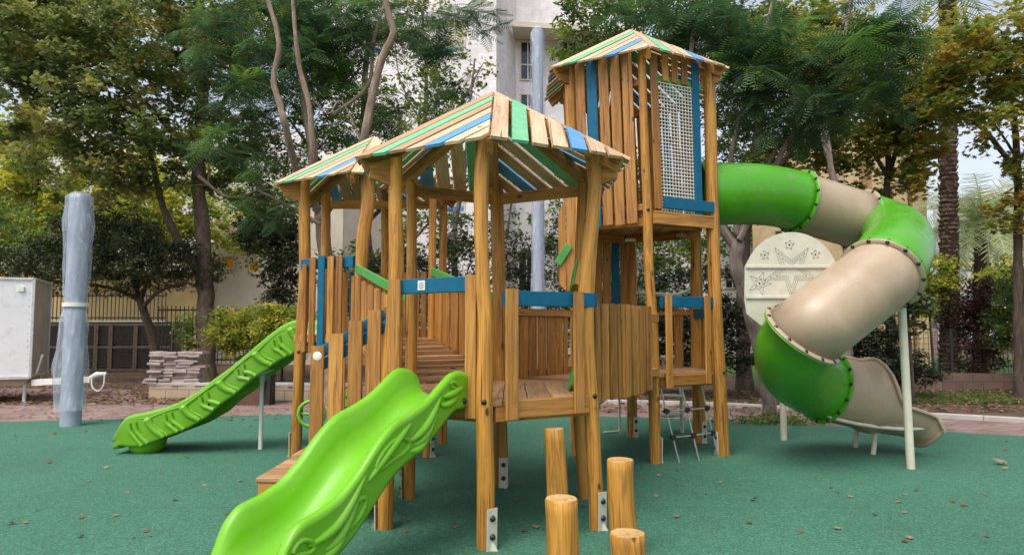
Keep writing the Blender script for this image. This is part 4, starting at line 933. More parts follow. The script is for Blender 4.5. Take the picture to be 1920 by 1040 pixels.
# white apartment block: front face and receding flank, corner near px 928
cr = at(930, 600, 32); cl = at(600, 600, 33.5)
B1 = building('apartment_building', (cl.x, cl.y), (cr.x, cr.y), 12, 22, 'whitestone', 'tall white stone clad apartment building seen between the trees in the middle', [])
e = Vv((cr.x-cl.x, cr.y-cl.y, 0)); ln = e.length
def win_on_front(px0, px1, y0, y1, gm):
    D = 32.3; a = at(px0, y1, D); b = at(px1, y0, D); return ((a.x+b.x)/2-cl.x, a.z, b.x-a.x, b.z-a.z, gm, 0)
for wv in (win_on_front(820, 872, 38, 103, 'shutter'), win_on_front(820, 872, 320, 395, 'shutter'), win_on_front(690, 735, 38, 103, 'shutter'), win_on_front(690, 735, 320, 395, 'glassdark')):
    pass
def add_wins(o, p, q, wins):
    p = Vv((p[0], p[1], 0)); q = Vv((q[0], q[1], 0)); e = (q-p).normalized(); n = Vv((-e.y, e.x, 0))
    for (px0, px1, y0, y1, gm) in wins:
        # intersect pixel rays with the wall plane
        def hit(px, py):
            r = ray(px, py); t = (p-Vv((0, 0, CH))).dot(n)/r.dot(n); return Vv((0, 0, CH))+r*t
        a, b = hit(px0, y1), hit(px1, y0); c = (a+b)/2; c.z = 0; z = a.z; hh = b.z-a.z; w_ = abs((b-a).dot(e)); nn = -n; ax = e
        f = MB()
        for dx in (-w_/2, w_/2): f.board(c+ax*dx+nn*.01+Vv((0, 0, z)), c+ax*dx+nn*.01+Vv((0, 0, z+hh)), ax, .07, .08)
        for dz in (0, hh): f.board(c-ax*(w_/2+.04)+nn*.012+Vv((0, 0, z+dz)), c+ax*(w_/2+.04)+nn*.012+Vv((0, 0, z+dz)), (0, 0, 1), .08, .1)
        fo = f.build('window', 'creamwall', o)
        m = MB(); m.board(c+nn*.004+Vv((0, 0, z+.04)), c+nn*.004+Vv((0, 0, z+hh-.04)), ax, w_-.07, .02); m.build('pane', gm, fo)
        if gm == 'shutter': m = MB(); m.board(c+nn*.016+Vv((0, 0, z+.04)), c+nn*.016+Vv((0, 0, z+hh*.17)), ax, w_-.07, .02); m.build('glass', 'glassblue', fo)
        if gm == 'glassdark': m = MB(); m.board(c+nn*.03+Vv((0, 0, z)), c+nn*.03+Vv((0, 0, z+hh)), ax, .06, .03); m.board(c-ax*w_/2+nn*.03+Vv((0, 0, z+hh*.4)), c+ax*w_/2+nn*.03+Vv((0, 0, z+hh*.4)), (0, 0, 1), .06, .03); m.build('mullion', 'white', fo)
add_wins(B1, cl, cr, [(820, 872, 38, 103, 'shutter'), (820, 872, 330, 400, 'shutter'), (690, 735, 38, 103, 'shutter'), (700, 745, 330, 400, 'glassdark')])
wr0 = Vv((cr.x+.9, 34.8, 0)); wr1 = Vv((cr.x+7.5, 35.6, 0))
m = MB(); m.poly([Vv((cr.x+.02, 32.05, 0)), wr0, wr0+Vv((0, 5, 0)), Vv((cr.x+.02, 38, 0))], (0, 0, 1), 21.9, (0, 1, 0)); m.build('flank_wall', 'whitestone', B1)
m = MB(); m.poly([wr0+Vv((.01, .01, 0)), wr1, wr1+Vv((0, 5, 0)), wr0+Vv((.01, 5, 0))], (0, 0, 1), 21.8, (1, 0, 0)); m.build('wing_wall', 'whitestone', B1)
add_wins(B1, wr0, wr1, [(976, 1003, 80, 150, 'glassdark'), (976, 1003, 178, 215, 'glassdark'), (1050, 1080, 80, 150, 'glassdark'), (972, 1002, 470, 545, 'glassdark')])
m = MB(); z = at(960, 62, 34).z; m.poly([Vv((cr.x+.7, 33.2, z)), wr1+Vv((0, -1.5, z)), wr1+Vv((0, -.02, z)), wr0+Vv((0, -.02, z))], (0, 0, 1), .25, (1, 0, 0)); m.build('balcony_slab', 'creamwall', B1)
# pale house with yellow windows
pa_, pb_ = at(395, 600, 27.5), at(640, 600, 26.5)
B0 = building('pale_house', (pa_.x, pa_.y), (pb_.x, pb_.y), 5, 7.2, 'creamwall', 'pale rendered house with small yellow shuttered windows behind the sunlit hedge', [])
add_wins(B0, pa_, pb_, [(420, 440, 480, 504, 'yellowpane'), (468, 488, 488, 513, 'yellowpane')])
# cream wall behind the bars on the left, yellow sunlight put into its colour
wall_box('sunlit_wall', (-24, 27), (at(400, 0, 27).x, 27), .4, 0, 3.6, 'sunlitwall', 'warm yellow rendered wall behind the barred fence', 'wall')
B5 = building('long_pale_building', (-34, 44), (-9, 44), 8, 14, 'whitestone', 'pale grey building far behind the left plane tree', [])
# beige building right
pa_, pb_ = at(1590, 600, 26), at(1735, 600, 26.5)
B2 = building('beige_building', (pa_.x, pa_.y), (pb_.x, pb_.y), 7, 9.3, 'beigestone', 'beige stone building with pillars behind the spiral tube slide', [])
for px_ in (1600, 1650, 1690, 1725):
    a = at(px_, 600, 25.8); m = MB(); m.board((a.x, 25.7, 0), (a.x, 25.7, 9.1), (1, 0, 0), .5, .4, .02); m.build('pillar', 'beigestone', B2)
pa_, pb_ = at(1840, 600, 55), at(2100, 600, 53)
B3 = building('far_apartment_building', (pa_.x, pa_.y), (pb_.x, pb_.y), 9, 12.2, 'whitestone', 'distant white apartment block behind the pale palm at the right edge', [])
add_wins(B3, pa_, pb_, [(x, x+22, y, y+28, 'glassdark') for x in (1862, 1898) for y in (375, 425, 475)])
pa_, pb_ = at(1100, 600, 38), at(1420, 600, 38)
B4 = building('grey_building', (pa_.x, pa_.y), (pb_.x, pb_.y), 9, 7, 'whitestone', 'pale building glimpsed behind the trees to the right of the tall tower', [])
add_wins(B4, pa_, pb_, [(x, x+26, 500, 540, 'glassdark') for x in (1120, 1360)])
# right low wall + wire fence + lawn
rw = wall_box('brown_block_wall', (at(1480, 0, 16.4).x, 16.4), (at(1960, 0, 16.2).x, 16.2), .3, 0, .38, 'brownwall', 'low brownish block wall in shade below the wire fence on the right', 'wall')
WF = empty('wire_fence', (7, 16.5, 0), 'thin dark wire mesh fence above the low wall on the right', 'fence'); m = MB()
x0, x1 = at(1420, 0, 16.5).x, at(1990, 0, 16.4).x
k = 0; x = x0
while x < x1: m.board((x, 16.5, .38), (x, 16.5, 1.35), (1, 0, 0), .008, .008, .001); x += .11
for z in np.linspace(.42, 1.34, 8): m.board((x0, 16.5, z), (x1, 16.5, z), (0, 0, 1), .008, .008, .001)
m.build('wire_panel', 'bars', WF); m = MB(); x = x0
while x < x1: m = MB(); m.board((x, 16.52, 0), (x, 16.52, 1.42), (1, 0, 0), .05, .05); m.build('post', 'bars', WF); x += 2.2
sheet('lawn', [(6, 17), (22, 17), (24, 34), (8, 34)], .010, 'grass')
sheet('grass_strip', [tuple(at(1590, 0, 13.6)[:2]), tuple(at(1960, 0, 13.2)[:2]), tuple(at(1960, 0, 15.6)[:2]), tuple(at(1590, 0, 15.8)[:2])], .010, 'grass')

# ================================================================== VEGETATION
def quadmesh(tv, tf, centers, rots, sizes, tints):
    tv = np.array(tv, dtype=np.float32); n = len(centers); k = len(tv)
    P = np.einsum('nij,kj->nki', rots, tv)*sizes[:, None, None]+centers[:, None, :]
    V_ = P.reshape(-1, 3); T = np.repeat(tints, k)
    base = (np.arange(n)*k)[:, None, None]; Fq = np.array(tf)[None]+base
    return V_.astype(np.float32), Fq.reshape(-1, len(tf[0])), T.astype(np.float32)
def leaf_obj(name, V_, F_, T, mat, parent=None, org=(0, 0, 0), **kw):
    me = bpy.data.meshes.new(name); o = bpy.data.objects.new(name, me); col.objects.link(o)
    V_ = V_-np.array(org, dtype=np.float32); nf, kk = F_.shape
    me.vertices.add(len(V_)); me.vertices.foreach_set('co', V_.ravel())
    me.loops.add(nf*kk); me.loops.foreach_set('vertex_index', F_.ravel().astype(np.int32))
    me.polygons.add(nf); me.polygons.foreach_set('loop_start', np.arange(0, nf*kk, kk, dtype=np.int32)); me.polygons.foreach_set('loop_total', np.full(nf, kk, dtype=np.int32))
    me.update(calc_edges=True); me.materials.append(M[mat])
    a = me.attributes.new('tint', 'FLOAT', 'POINT'); a.data.foreach_set('value', T)
    o.parent = parent
    if parent is None: o.location = org
    if kw: tag(o, **kw)
    return o
def rand_rots(n, up=.6, droop=0):
    """random frames: x across, y tip direction, z normal (biased upward by 'up')"""
    nz = RNG.normal(size=(n, 3)); nz /= np.linalg.norm(nz, axis=1)[:, None]; nz[:, 2] = np.abs(nz[:, 2]); nz = nz*(1-up)+np.array([0, 0, up]); nz /= np.linalg.norm(nz, axis=1)[:, None]
    t = RNG.normal(size=(n, 3)); t[:, 2] -= droop; y = t-nz*np.sum(t*nz, 1)[:, None]; y /= np.linalg.norm(y, axis=1)[:, None]; x = np.cross(y, nz)
    return np.stack([x, y, nz], axis=2).astype(np.float32)
# leaf templates
def palmate():
    pts = [(0, -.5)]; spec = [(-28, .55), (-5, .38), (18, .75), (38, .42), (62, .95), (76, .5), (90, 1.1), (104, .5), (118, .95), (142, .42), (162, .75), (185, .38), (208, .55)]
    v = [(0, 0, 0.04)]+[(r*math.cos(R(a))*.55, r*math.sin(R(a))*.55, -abs(math.cos(R(a)))*.12*r) for a, r in spec]
    f = [(0, i, i+1) for i in range(1, len(v)-1)]+[(0, len(v)-1, 1)]; return v, f
PALM = palmate()
OVAL = ([(0, -.5, 0), (.2, -.05, .06), (0, .55, 0), (-.2, -.05, .06)], [(0, 1, 2), (0, 2, 3)])
def feather(np_=10):
    v = [(-.008, -.5, 0), (.008, -.5, 0), (.006, .5, -.22), (-.006, .5, -.22)]; f = [(0, 1, 2, 3)]
    for k in range(np_):
        y = -.42+.9*k/np_; w = .30*math.sin(math.pi*(k+1.6)/(np_+1.8))+.04; dz = -.22*(y+.5)**2
        for s_ in (-1, 1):
            b = len(v); v += [(0, y, dz), (s_*w*.55, y+.045, dz-.04), (s_*w, y+.11, dz-.34*w), (s_*w*.5, y+.085, dz-.04)]; f.append((b, b+1, b+2, b+3) if s_ > 0 else (b+3, b+2, b+1, b))
    return v, f
FEATH = feather()
TWIG = 0
def feather_crown(ells, nclus, nf, size, tint_c):
    cc = inside(ells, nclus); C_ = []; Rr = []; T_ = []; Sz = []
    for c in cc:
        tn = min(1, max(0, random.gauss(*tint_c))); a0 = random.uniform(0, 6.3); s0 = size*random.uniform(.75, 1.2)
        for j in range(nf):
            az = a0+2*math.pi*j/nf*1.0+random.uniform(-.3, .3); el = R(random.uniform(-50, 35)); y = Vector((math.cos(az)*math.cos(el), math.sin(az)*math.cos(el), math.sin(el)))
            x = y.cross(Vector((0, 0, 1))).normalized(); x = (x+Vector((0, 0, random.uniform(-.35, .35)))).normalized(); x = (x-y*x.dot(y)).normalized(); z = x.cross(y); sz = s0*random.uniform(.75, 1.15)
            C_.append(Vector(c)+y*sz*.5); Rr.append([[x[i], y[i], z[i]] for i in range(3)]); T_.append(min(1, max(0, tn+random.uniform(-.15, .15)))); Sz.append(sz)
    return cc, quadmesh(FEATH[0], FEATH[1], np.array([c[:] for c in C_], dtype=np.float32), np.array(Rr, dtype=np.float32), np.array(Sz, dtype=np.float32), np.array(T_, dtype=np.float32))
def inside(ells, n):
    w_ = np.array([e[1][0]*e[1][1]*e[1][2] for e in ells]); idx = RNG.choice(len(ells), n, p=w_/w_.sum())
    d = RNG.normal(size=(n, 3)); d /= np.linalg.norm(d, axis=1)[:, None]; d *= (RNG.random(n)**(1/2.4))[:, None]
    c = np.array([e[0][:] for e in ells])[idx]; r = np.array([e[1] for e in ells])[idx]; return c+d*r
def crown(ells, nclus, nleaf, cr, tmpl, size, up=.5, droop=0, svar=.3, tint_c=(.45, .25)):
    cc = inside(ells, nclus); tc = np.clip(RNG.normal(tint_c[0], tint_c[1], nclus), 0, 1)
    n = nclus*nleaf; idx = np.repeat(np.arange(nclus), nleaf)
    off = RNG.normal(size=(n, 3)); off /= np.linalg.norm(off, axis=1)[:, None]; off *= (RNG.random(n)**.5)[:, None]*cr*np.array([1, 1, .6]); crs = RNG.uniform(.6, 1.25, nclus)[idx]
    P = cc[idx]+off*crs[:, None]; t = np.clip(tc[idx]*.75+RNG.random(n)*.32-.04, 0, 1)
    return cc, quadmesh(tmpl[0], tmpl[1], P.astype(np.float32), rand_rots(n, up, droop), (size*RNG.uniform(1-svar, 1+svar, n)).astype(np.float32), t)
def tree(name, base, trunk, limbs, ells, nclus, nleaf, cr, tmpl, size, leafm, barkm, label, group=None, cat='tree', up=.5, droop=0, tint_c=(.45, .25), twigs=True, twr=.012):
    base = Vv(base); o = empty(name, base, label, cat, group)
    m = MB(); nodes = []
    for pts, r0, r1 in [trunk]+limbs:
        sp = smooth_path(pts, 5); k = len(sp); jj = [Vv((random.uniform(-1, 1), random.uniform(-1, 1), 0))*.012*r0/.1 for _ in sp]
        rad = [lerp(r0, r1, i/(k-1))*(1+.06*math.sin(i*1.7)) for i in range(k)]
        if (pts, r0, r1) == trunk or pts is trunk[0]: rad[0] *= 1.35; rad[1] *= 1.1
        m.tube([p_+j for p_, j in zip(sp, jj)], rad, 14, True, .5, 0, .03)
        nodes += [(p_, r_) for p_, r_ in list(zip(sp, rad))[2:]]
    cc, (V_, F_, T) = crown(ells, nclus, nleaf, cr, tmpl, size, up, droop, .3, tint_c)
    if tmpl is FEATH: cc, (V_, F_, T) = feather_crown(ells, nclus, nleaf, size, tint_c)
    if twigs and nodes:
        NP = np.array([n_[0][:] for n_ in nodes]); order = np.argsort(np.min(np.linalg.norm(cc[:, None]-NP[None], axis=2), axis=1))
        NP = list(NP); NR = [n_[1] for n_ in nodes]
        for i in order:
            d = np.linalg.norm(np.array(NP)-cc[i], axis=1); j = int(np.argmin(d))
            if d[j] < .12: continue
            a = Vv(NP[j]); b = Vv(cc[i]); mid = (a+b)/2+Vv((random.uniform(-.1, .1), random.uniform(-.1, .1), random.uniform(-.05, .12)))*min(1, d[j])
            r_ = max(twr*.6, min(NR[j]*.55, twr*(1+d[j]))); m.tube([a, mid, b], [r_, r_*.75, r_*.5], 5, False)
            NP.append(np.array(mid[:])); NR.append(r_*.75); NP.append(np.array(b[:])); NR.append(r_*.5)
    m.build('trunk', barkm, o); leaf_obj('crown', V_, F_, T, leafm, o, org=base); return o
def E(px, py, D, rx, ry, rz): return (at(px, py, D), (rx, ry, rz))
def tr(D, pts): return [at(x, y, D) for x, y in pts]
def base_of(pts): pts = list(pts); pts[0] = Vv((pts[0].x, pts[0].y, -.03)); return pts
# 1 big plane tree, left
t = base_of(tr(18.5, [(388, 712), (386, 600), (384, 480), (372, 340), (374, 250), (382, 120), (372, -40)]))
tree('plane_tree', t[0]*1, (t, .25, .10), [(tr(18.4, [(385, 520), (345, 470), (305, 385), (285, 300), (250, 180)]), .13, .05), (tr(18, [(375, 330), (300, 220), (180, 120), (60, 60)]), .09, .03), (tr(19, [(378, 260), (430, 170), (470, 60)]), .08, .03), (tr(17, [(372, 330), (430, 370), (500, 350)]), .05, .02)],
     [E(215, 70, 17, 3.0, 2.0, 1.7), E(90, 200, 16.5, 2.0, 1.6, 1.5), E(300, 250, 17.5, 1.9, 1.5, 1.6), E(430, 300, 19.5, 1.5, 1.6, 1.9), E(20, 20, 17, 1.8, 1.8, 1.6), E(420, 60, 18.5, 2.0, 1.8, 1.6), E(180, 330, 17, 1.8, 1.2, .8)],
     640, 66, .42, PALM, .17, 'l_plane', 'bark', 'large plane tree with a thick mottled trunk and olive leaves left of the play structure', tint_c=(.42, .24), up=.35, droop=.3)
# 2 plane behind-left, backlight put into its yellow leaf colour
t = base_of(tr(25, [(70, 690), (75, 600), (90, 480), (60, 300), (40, 100)]))
tree('plane_tree', t[0]*1, (t, .22, .08), [(tr(25, [(85, 500), (160, 420), (230, 330)]), .08, .03), (tr(25, [(80, 470), (20, 400), (-40, 330)]), .08, .03)],
     [E(60, 400, 24, 2.6, 2.0, 1.8), E(40, 290, 25, 2.4, 2, 1.8), E(250, 400, 25, 2.4, 1.8, 1.8), E(100, 30, 25, 3.5, 2, 2.3), E(390, 420, 26, 2.2, 1.5, 1.6)],
     520, 52, .5, PALM, .20, 'l_sunlit', 'barkdark', 'plane tree with backlight painted into its yellow green leaves behind the trailer and the short wrapped pole', tint_c=(.4, .3), up=.3)
# 3 small dark tree before the cabinets
t = base_of(tr(18.2, [(300, 697), (288, 640), (272, 590), (262, 560)]))
tree('small_tree', t[0]*1, (t, .13, .09), [(tr(18.2, [(264, 565), (225, 545), (180, 535), (110, 530)]), .06, .025), (tr(18, [(268, 575), (300, 545), (350, 530)]), .06, .025), (tr(18.4, [(262, 562), (250, 520), (220, 480), (190, 440)]), .07, .025), (tr(18.2, [(264, 560), (290, 500), (330, 450)]), .06, .025)],
     [E(250, 490, 18, 1.8, 1.4, .85), E(120, 500, 18, 1.6, 1.3, .75), E(350, 500, 18.5, 1.0, 1.2, .7), E(200, 430, 18.5, 1.5, 1.2, .7)],
     520, 46, .32, OVAL, .10, 'l_dark', 'barkdark', 'small dark spreading tree with a forked trunk before the louvred cabinets', tint_c=(.68, .3), up=.3)
# 3b bush tree behind trailer
t = base_of(tr(20, [(40, 690), (45, 600), (30, 500), (60, 440)]))
tree('small_tree', t[0]*1, (t, .1, .05), [(tr(20, [(38, 560), (90, 500), (140, 470)]), .05, .02)], [E(40, 480, 20, 2.0, 1.2, .9), E(-40, 430, 20, 1.6, 1.2, 1)], 200, 45, .36, OVAL, .11, 'l_mid', 'barkdark', 'small green tree with tangled branches behind the white trailer', tint_c=(.4, .3), up=.3)
# 4 feathery tree, middle left
t = base_of(tr(13.2, [(618, 745), (617, 600), (612, 480), (600, 390), (592, 320), (572, 190), (560, 60)]))
tree('feathery_tree', t[0]*1, (t, .17, .07), [([at(600, 400, 12.9), at(560, 330, 12.2)]+tr(11.5, [(536, 240), (526, 200), (513, 150), (523, 80), (500, -10)]), .07, .038), ([at(600, 410, 12.9), at(650, 340, 12.5)]+tr(11.9, [(682, 260), (700, 170), (716, 110), (737, 60), (724, 10), (715, -60)]), .09, .05), ([at(598, 380, 12.9)]+tr(11.9, [(588, 300), (580, 200), (560, 120), (550, 20), (552, -40)]), .06, .03), (tr(12, [(680, 270), (640, 190), (612, 213), (560, 150)]), .018, .008), (tr(13, [(625, 215), (690, 160), (700, 80), (730, -20)]), .04, .03), (tr(12.8, [(480, 355), (530, 380), (600, 420)]), .02, .04)],
     [E(560, 80, 13.2, 1.5, 1.1, 1.4), E(470, 230, 12.9, .9, 1.0, 1.1), E(640, 60, 13.6, 1.3, 1.1, 1.1), E(430, 90, 13.4, .9, 1.2, 1.0), E(690, 240, 14, 1.0, 1, .9), E(540, 380, 13.2, .8, 1.0, .5), E(800, 60, 13.5, .8, .8, .7), E(890, 20, 13.3, .8, .7, .4), E(830, 160, 13.6, .6, .6, .6)],
     195, 11, .34, FEATH, .48, 'l_jac', 'barkpink', 'dark feathery leaved tree with bare pinkish limbs behind the left roof', up=.55, droop=.9, tint_c=(.45, .28))
# 4b green broadleaf behind it
t = base_of(tr(22, [(690, 700), (690, 500), (680, 300), (690, 60)]))
tree('broadleaf_tree', t[0]*1, (t, .2, .08), [(tr(22, [(686, 420), (760, 340), (800, 250)]), .07, .03), (tr(22, [(686, 380), (600, 300), (540, 220)]), .07, .03)],
     [E(620, 250, 21, 2.7, 1.6, 2.4), E(560, 60, 21, 3.2, 1.6, 2.0), E(740, 360, 21.5, 1.5, 1.2, 1.2), E(510, 430, 21, 1.2, 1.3, 1.7), E(690, 520, 21, 1.8, 1.3, 1.3)],
     560, 50, .42, OVAL, .15, 'l_mid', 'barkgrey', 'dense green tree further back behind the feathery tree in the middle', tint_c=(.35, .28), up=.35)
# 5 sparse branchy young tree before the white building
t = base_of(tr(17, [(862, 700), (858, 560), (850, 450), (870, 330), (880, 200), (890, 110)]))
tree('young_tree', t[0]*1, (t, .10, .02), [(tr(17, [(852, 470), (810, 380), (800, 280)]), .04, .015), (tr(17, [(868, 350), (910, 280), (930, 200)]), .03, .01), (tr(16.8, [(950, 450), (965, 300), (950, 180)]), .03, .01)],
     [E(830, 230, 17, 1.1, .8, 1.0), E(910, 340, 17, .9, .8, .8), E(790, 130, 17, .8, .8, 1.1), E(880, 420, 17, 1.3, .8, .6)],
     170, 18, .3, OVAL, .13, 'l_mid', 'barkgrey', 'sparse young tree with thin branches before the white building', tint_c=(.2, .25), up=.3)
t = base_of(tr(19, [(780, 700), (778, 560), (770, 420), (790, 300), (800, 160), (790, 20)]))
tree('young_tree', t[0]*1, (t, .12, .03), [(tr(19, [(775, 450), (840, 380), (900, 330)]), .04, .015), (tr(19, [(792, 280), (860, 200), (905, 120)]), .04, .015), (tr(19, [(795, 240), (750, 150), (740, 60)]), .03, .01)],
     [E(850, 130, 19, 1.1, .8, 1.3), E(790, 260, 19, 1.2, .8, 1.2), E(900, 260, 19, .7, .7, .8), E(780, 30, 19, 1.1, .8, .9), E(800, 440, 19, 1.4, .8, .9)],
     210, 20, .34, PALM, .15, 'l_plane', 'barkgrey', 'slender airy tree whose leaves half hide the front of the white building', tint_c=(.35, .25), up=.3)
# ivy-dark masses: tall hedges behind the structure
def shrub(name, label, ells, nclus, nleaf, cr, size, leafm, group=None, tint_c=(.45, .3), cat='bush', tmpl=OVAL, barkm='barkdark', up=.3):
    b = Vv((ells[0][0].x, ells[0][0].y, 0)); t = [b+Vv((0, 0, -.02)), b+Vv((.05, 0, .3)), Vv(ells[0][0])]
    return tree(name, b, (t, .05, .02), [], ells, nclus, nleaf, cr, tmpl, size, leafm, barkm, label, group, cat, up=up, tint_c=tint_c, twr=.007)
GB = 'bushes round the playground'
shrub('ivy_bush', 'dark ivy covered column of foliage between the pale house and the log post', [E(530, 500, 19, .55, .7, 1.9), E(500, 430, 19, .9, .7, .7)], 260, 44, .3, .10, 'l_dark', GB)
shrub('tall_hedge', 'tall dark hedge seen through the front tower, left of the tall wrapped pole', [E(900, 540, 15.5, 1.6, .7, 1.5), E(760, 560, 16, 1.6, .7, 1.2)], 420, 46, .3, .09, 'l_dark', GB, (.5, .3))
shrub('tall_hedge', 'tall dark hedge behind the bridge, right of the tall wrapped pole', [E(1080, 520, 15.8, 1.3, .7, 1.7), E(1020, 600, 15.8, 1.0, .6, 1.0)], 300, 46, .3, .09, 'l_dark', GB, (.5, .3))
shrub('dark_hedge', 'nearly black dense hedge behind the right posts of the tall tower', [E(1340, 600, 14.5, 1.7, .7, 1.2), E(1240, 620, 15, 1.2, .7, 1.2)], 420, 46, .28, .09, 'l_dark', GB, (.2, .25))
shrub('sunlit_hedge', 'sunlit yellow green clipped hedge behind the back slide', [E(480, 625, 17.5, 1.1, .8, .75), E(545, 620, 17.5, .8, .8, .6), E(430, 620, 17.5, .6, .7, .6)], 360, 44, .26, .10, 'l_sunlit', GB, (.32, .35))
shrub('round_bush', 'dark round bush at the foot of the low wall beside the slide exit', [E(1690, 690, 14.8, .8, .7, .42), E(1640, 640, 15.5, .7, .6, .6)], 200, 46, .24, .08, 'l_dark', GB, (.25, .25))
shrub('maroon_bush', 'maroon tinged bush against the palm trunk on the right', [E(1840, 590, 17.5, 1.0, .8, .9), E(1830, 670, 17, .6, .6, .5)], 260, 44, .28, .09, 'l_maroon', GB)
shrub('right_edge_bush', 'dark green bush at the right picture edge above the low wall', [E(1925, 610, 16, .9, .8, .8), E(1935, 540, 16, .8, .8, .6)], 200, 44, .28, .10, 'l_mid', GB, (.3, .25))
shrub('dark_understory', 'dark bush behind the fence between the tube slide and the beige building', [E(1600, 580, 16.9, .9, .5, .9), E(1540, 660, 16.9, 1.0, .5, .6)], 240, 46, .28, .09, 'l_dark', GB, (.25, .25))
shrub('bright_shrub', 'bright yellow green shrub with sunlight painted into its leaves behind the palm trunk', [E(1740, 540, 21, .9, .8, 1.2), E(1900, 530, 22, 1.1, .8, .6)], 200, 40, .34, .13, 'l_sunlit', GB, (.5, .3))
shrub('oleander_bush', 'long leaved bush spreading behind the slide support pole', [E(1700, 560, 13.6, .45, .4, .8)], 46, 20, .24, .17, 'l_dark', GB, (.6, .3))
shrub('corner_shrub', 'small green shrub beside the thick plane trunk and the paver stack', [E(350, 610, 17, .25, .3, .35), E(358, 640, 17, .25, .3, .3)], 26, 22, .2, .11, 'l_mid', GB)
# 6 feathery tree right (near)
t = base_of(tr(11.1, [(1446, 786), (1438, 720), (1420, 640), (1398, 560), (1380, 500), (1384, 450)]))
tree('feathery_tree', t[0]*1, (t, .115, .10), [(tr(11.2, [(1384, 470), (1350, 420), (1310, 330), (1290, 200), (1300, 60)]), .08, .04), (tr(11, [(1386, 450), (1410, 400), (1470, 280), (1530, 180), (1580, 80), (1600, -40)]), .05, .03), (tr(11.3, [(1384, 460), (1400, 410), (1445, 300), (1480, 240)]), .045, .02), (tr(11.4, [(1384, 440), (1370, 300), (1420, 120), (1450, 0)]), .05, .03)],
     [E(1440, 130, 10.8, .75, .8, .6), E(1580, 90, 10.6, 1.0, .8, .65), E(1400, 200, 11, .5, .7, .55), E(1620, 170, 10.6, .7, .7, .55), E(1360, 60, 11.3, 1.0, 1, .6), E(1180, 15, 11.6, .9, .8, .3), E(1500, 220, 10.8, .6, .7, .4)],
     112, 12, .30, FEATH, .50, 'l_jac', 'barkgrey', 'feathery blue green tree with a crooked grey trunk between tall tower and tube slide', up=.6, droop=1.0, tint_c=(.5, .3))
# 7 green tree behind tall tower
t = base_of(tr(16, [(1395, 705), (1392, 560), (1400, 420), (1420, 250), (1440, 60)]))
tree('broadleaf_tree', t[0]*1, (t, .17, .07), [(tr(16, [(1395, 480), (1330, 380), (1250, 250), (1180, 100)]), .08, .03), (tr(16, [(1400, 400), (1470, 300), (1530, 220)]), .06, .03)],
     [E(1200, 30, 15.5, 2.0, 1.3, .9), E(1100, 90, 15.5, .9, .9, .5), E(1380, 90, 16, 1.6, 1.3, 1.2), E(1380, 330, 16, .8, 1, 1.3), E(1130, 420, 17.5, .9, .8, .9), E(1270, 480, 16.5, 1.0, 1, .9), E(1400, 200, 16.5, 1.4, 1, 1.2), E(1520, 200, 18, 1.4, 1, 1.3)],
     560, 46, .36, OVAL, .13, 'l_mid', 'barkdark', 'dark green broadleaf tree rising behind the tall tower', tint_c=(.3, .28), up=.35)
# 8 autumn planes right
t = base_of(tr(17, [(1672, 715), (1670, 600), (1668, 480), (1662, 380), (1664, 280), (1640, 120)]))
tree('plane_tree', t[0]*1, (t, .12, .05), [(tr(17, [(1663, 330), (1690, 260), (1720, 170), (1700, 60)]), .07, .03), (tr(17, [(1664, 330), (1620, 260), (1560, 190), (1500, 120)]), .06, .02), (tr(17, [(1664, 250), (1560, 330), (1500, 350)]), .03, .015)],
     [E(1640, 130, 16.5, 2.2, 1.4, 1.4), E(1560, 260, 17, 1.1, 1.0, .8), E(1700, 250, 16.6, 1.2, 1, .8), E(1500, 60, 17, 1.3, 1.2, .9), E(1680, 340, 16.6, .9, .7, .5), E(1450, 330, 17.2, 1.2, .8, 1.0), E(1580, 380, 17.5, 1.0, .7, .6)],
     420, 44, .40, PALM, .19, 'l_autumn', 'barkdark', 'autumn tinted plane tree with a dark forked trunk behind the top of the tube slide', tint_c=(.34, .25), up=.4, droop=.3)
t = base_of(tr(14.5, [(1912, 735), (1910, 600), (1908, 480), (1908, 330), (1900, 200), (1880, 60)]))
tree('plane_tree', t[0]*1, (t, .11, .05), [(tr(14.5, [(1908, 330), (1860, 260), (1800, 200), (1760, 120)]), .06, .02), (tr(14.5, [(1908, 400), (1960, 320), (2000, 260)]), .05, .02), (tr(14.4, [(1908, 300), (1850, 220), (1790, 240)]), .03, .01)],
     [E(1850, 90, 14.2, 1.4, 1.1, 1.0), E(1900, 230, 14, .9, .9, .8), E(1960, 100, 14, 1.2, 1.1, 1.2), E(1780, 170, 14.5, .7, .8, .7), E(1905, 400, 14.3, .45, .6, .45), E(1925, 330, 14.3, .5, .6, .5)],
     230, 44, .36, PALM, .165, 'l_autumn', 'barkdark', 'orange and olive plane tree at the right edge with leaves in front of the sky', tint_c=(.38, .25), up=.4, droop=.3)
# bare trunk behind tube slide
t = base_of(tr(14.2, [(1590, 745), (1588, 660), (1592, 560), (1585, 400), (1560, 330), (1545, 200)]))
tree('slim_tree', t[0]*1, (t, .13, .05), [(tr(14.2, [(1570, 350), (1540, 250), (1530, 150)]), .05, .02)], [E(1540, 120, 14.5, .9, .7, .7)], 60, 36, .36, PALM, .17, 'l_autumn', 'barkgrey', 'slim grey trunk standing behind the tube slide elbow', tint_c=(.3, .2))
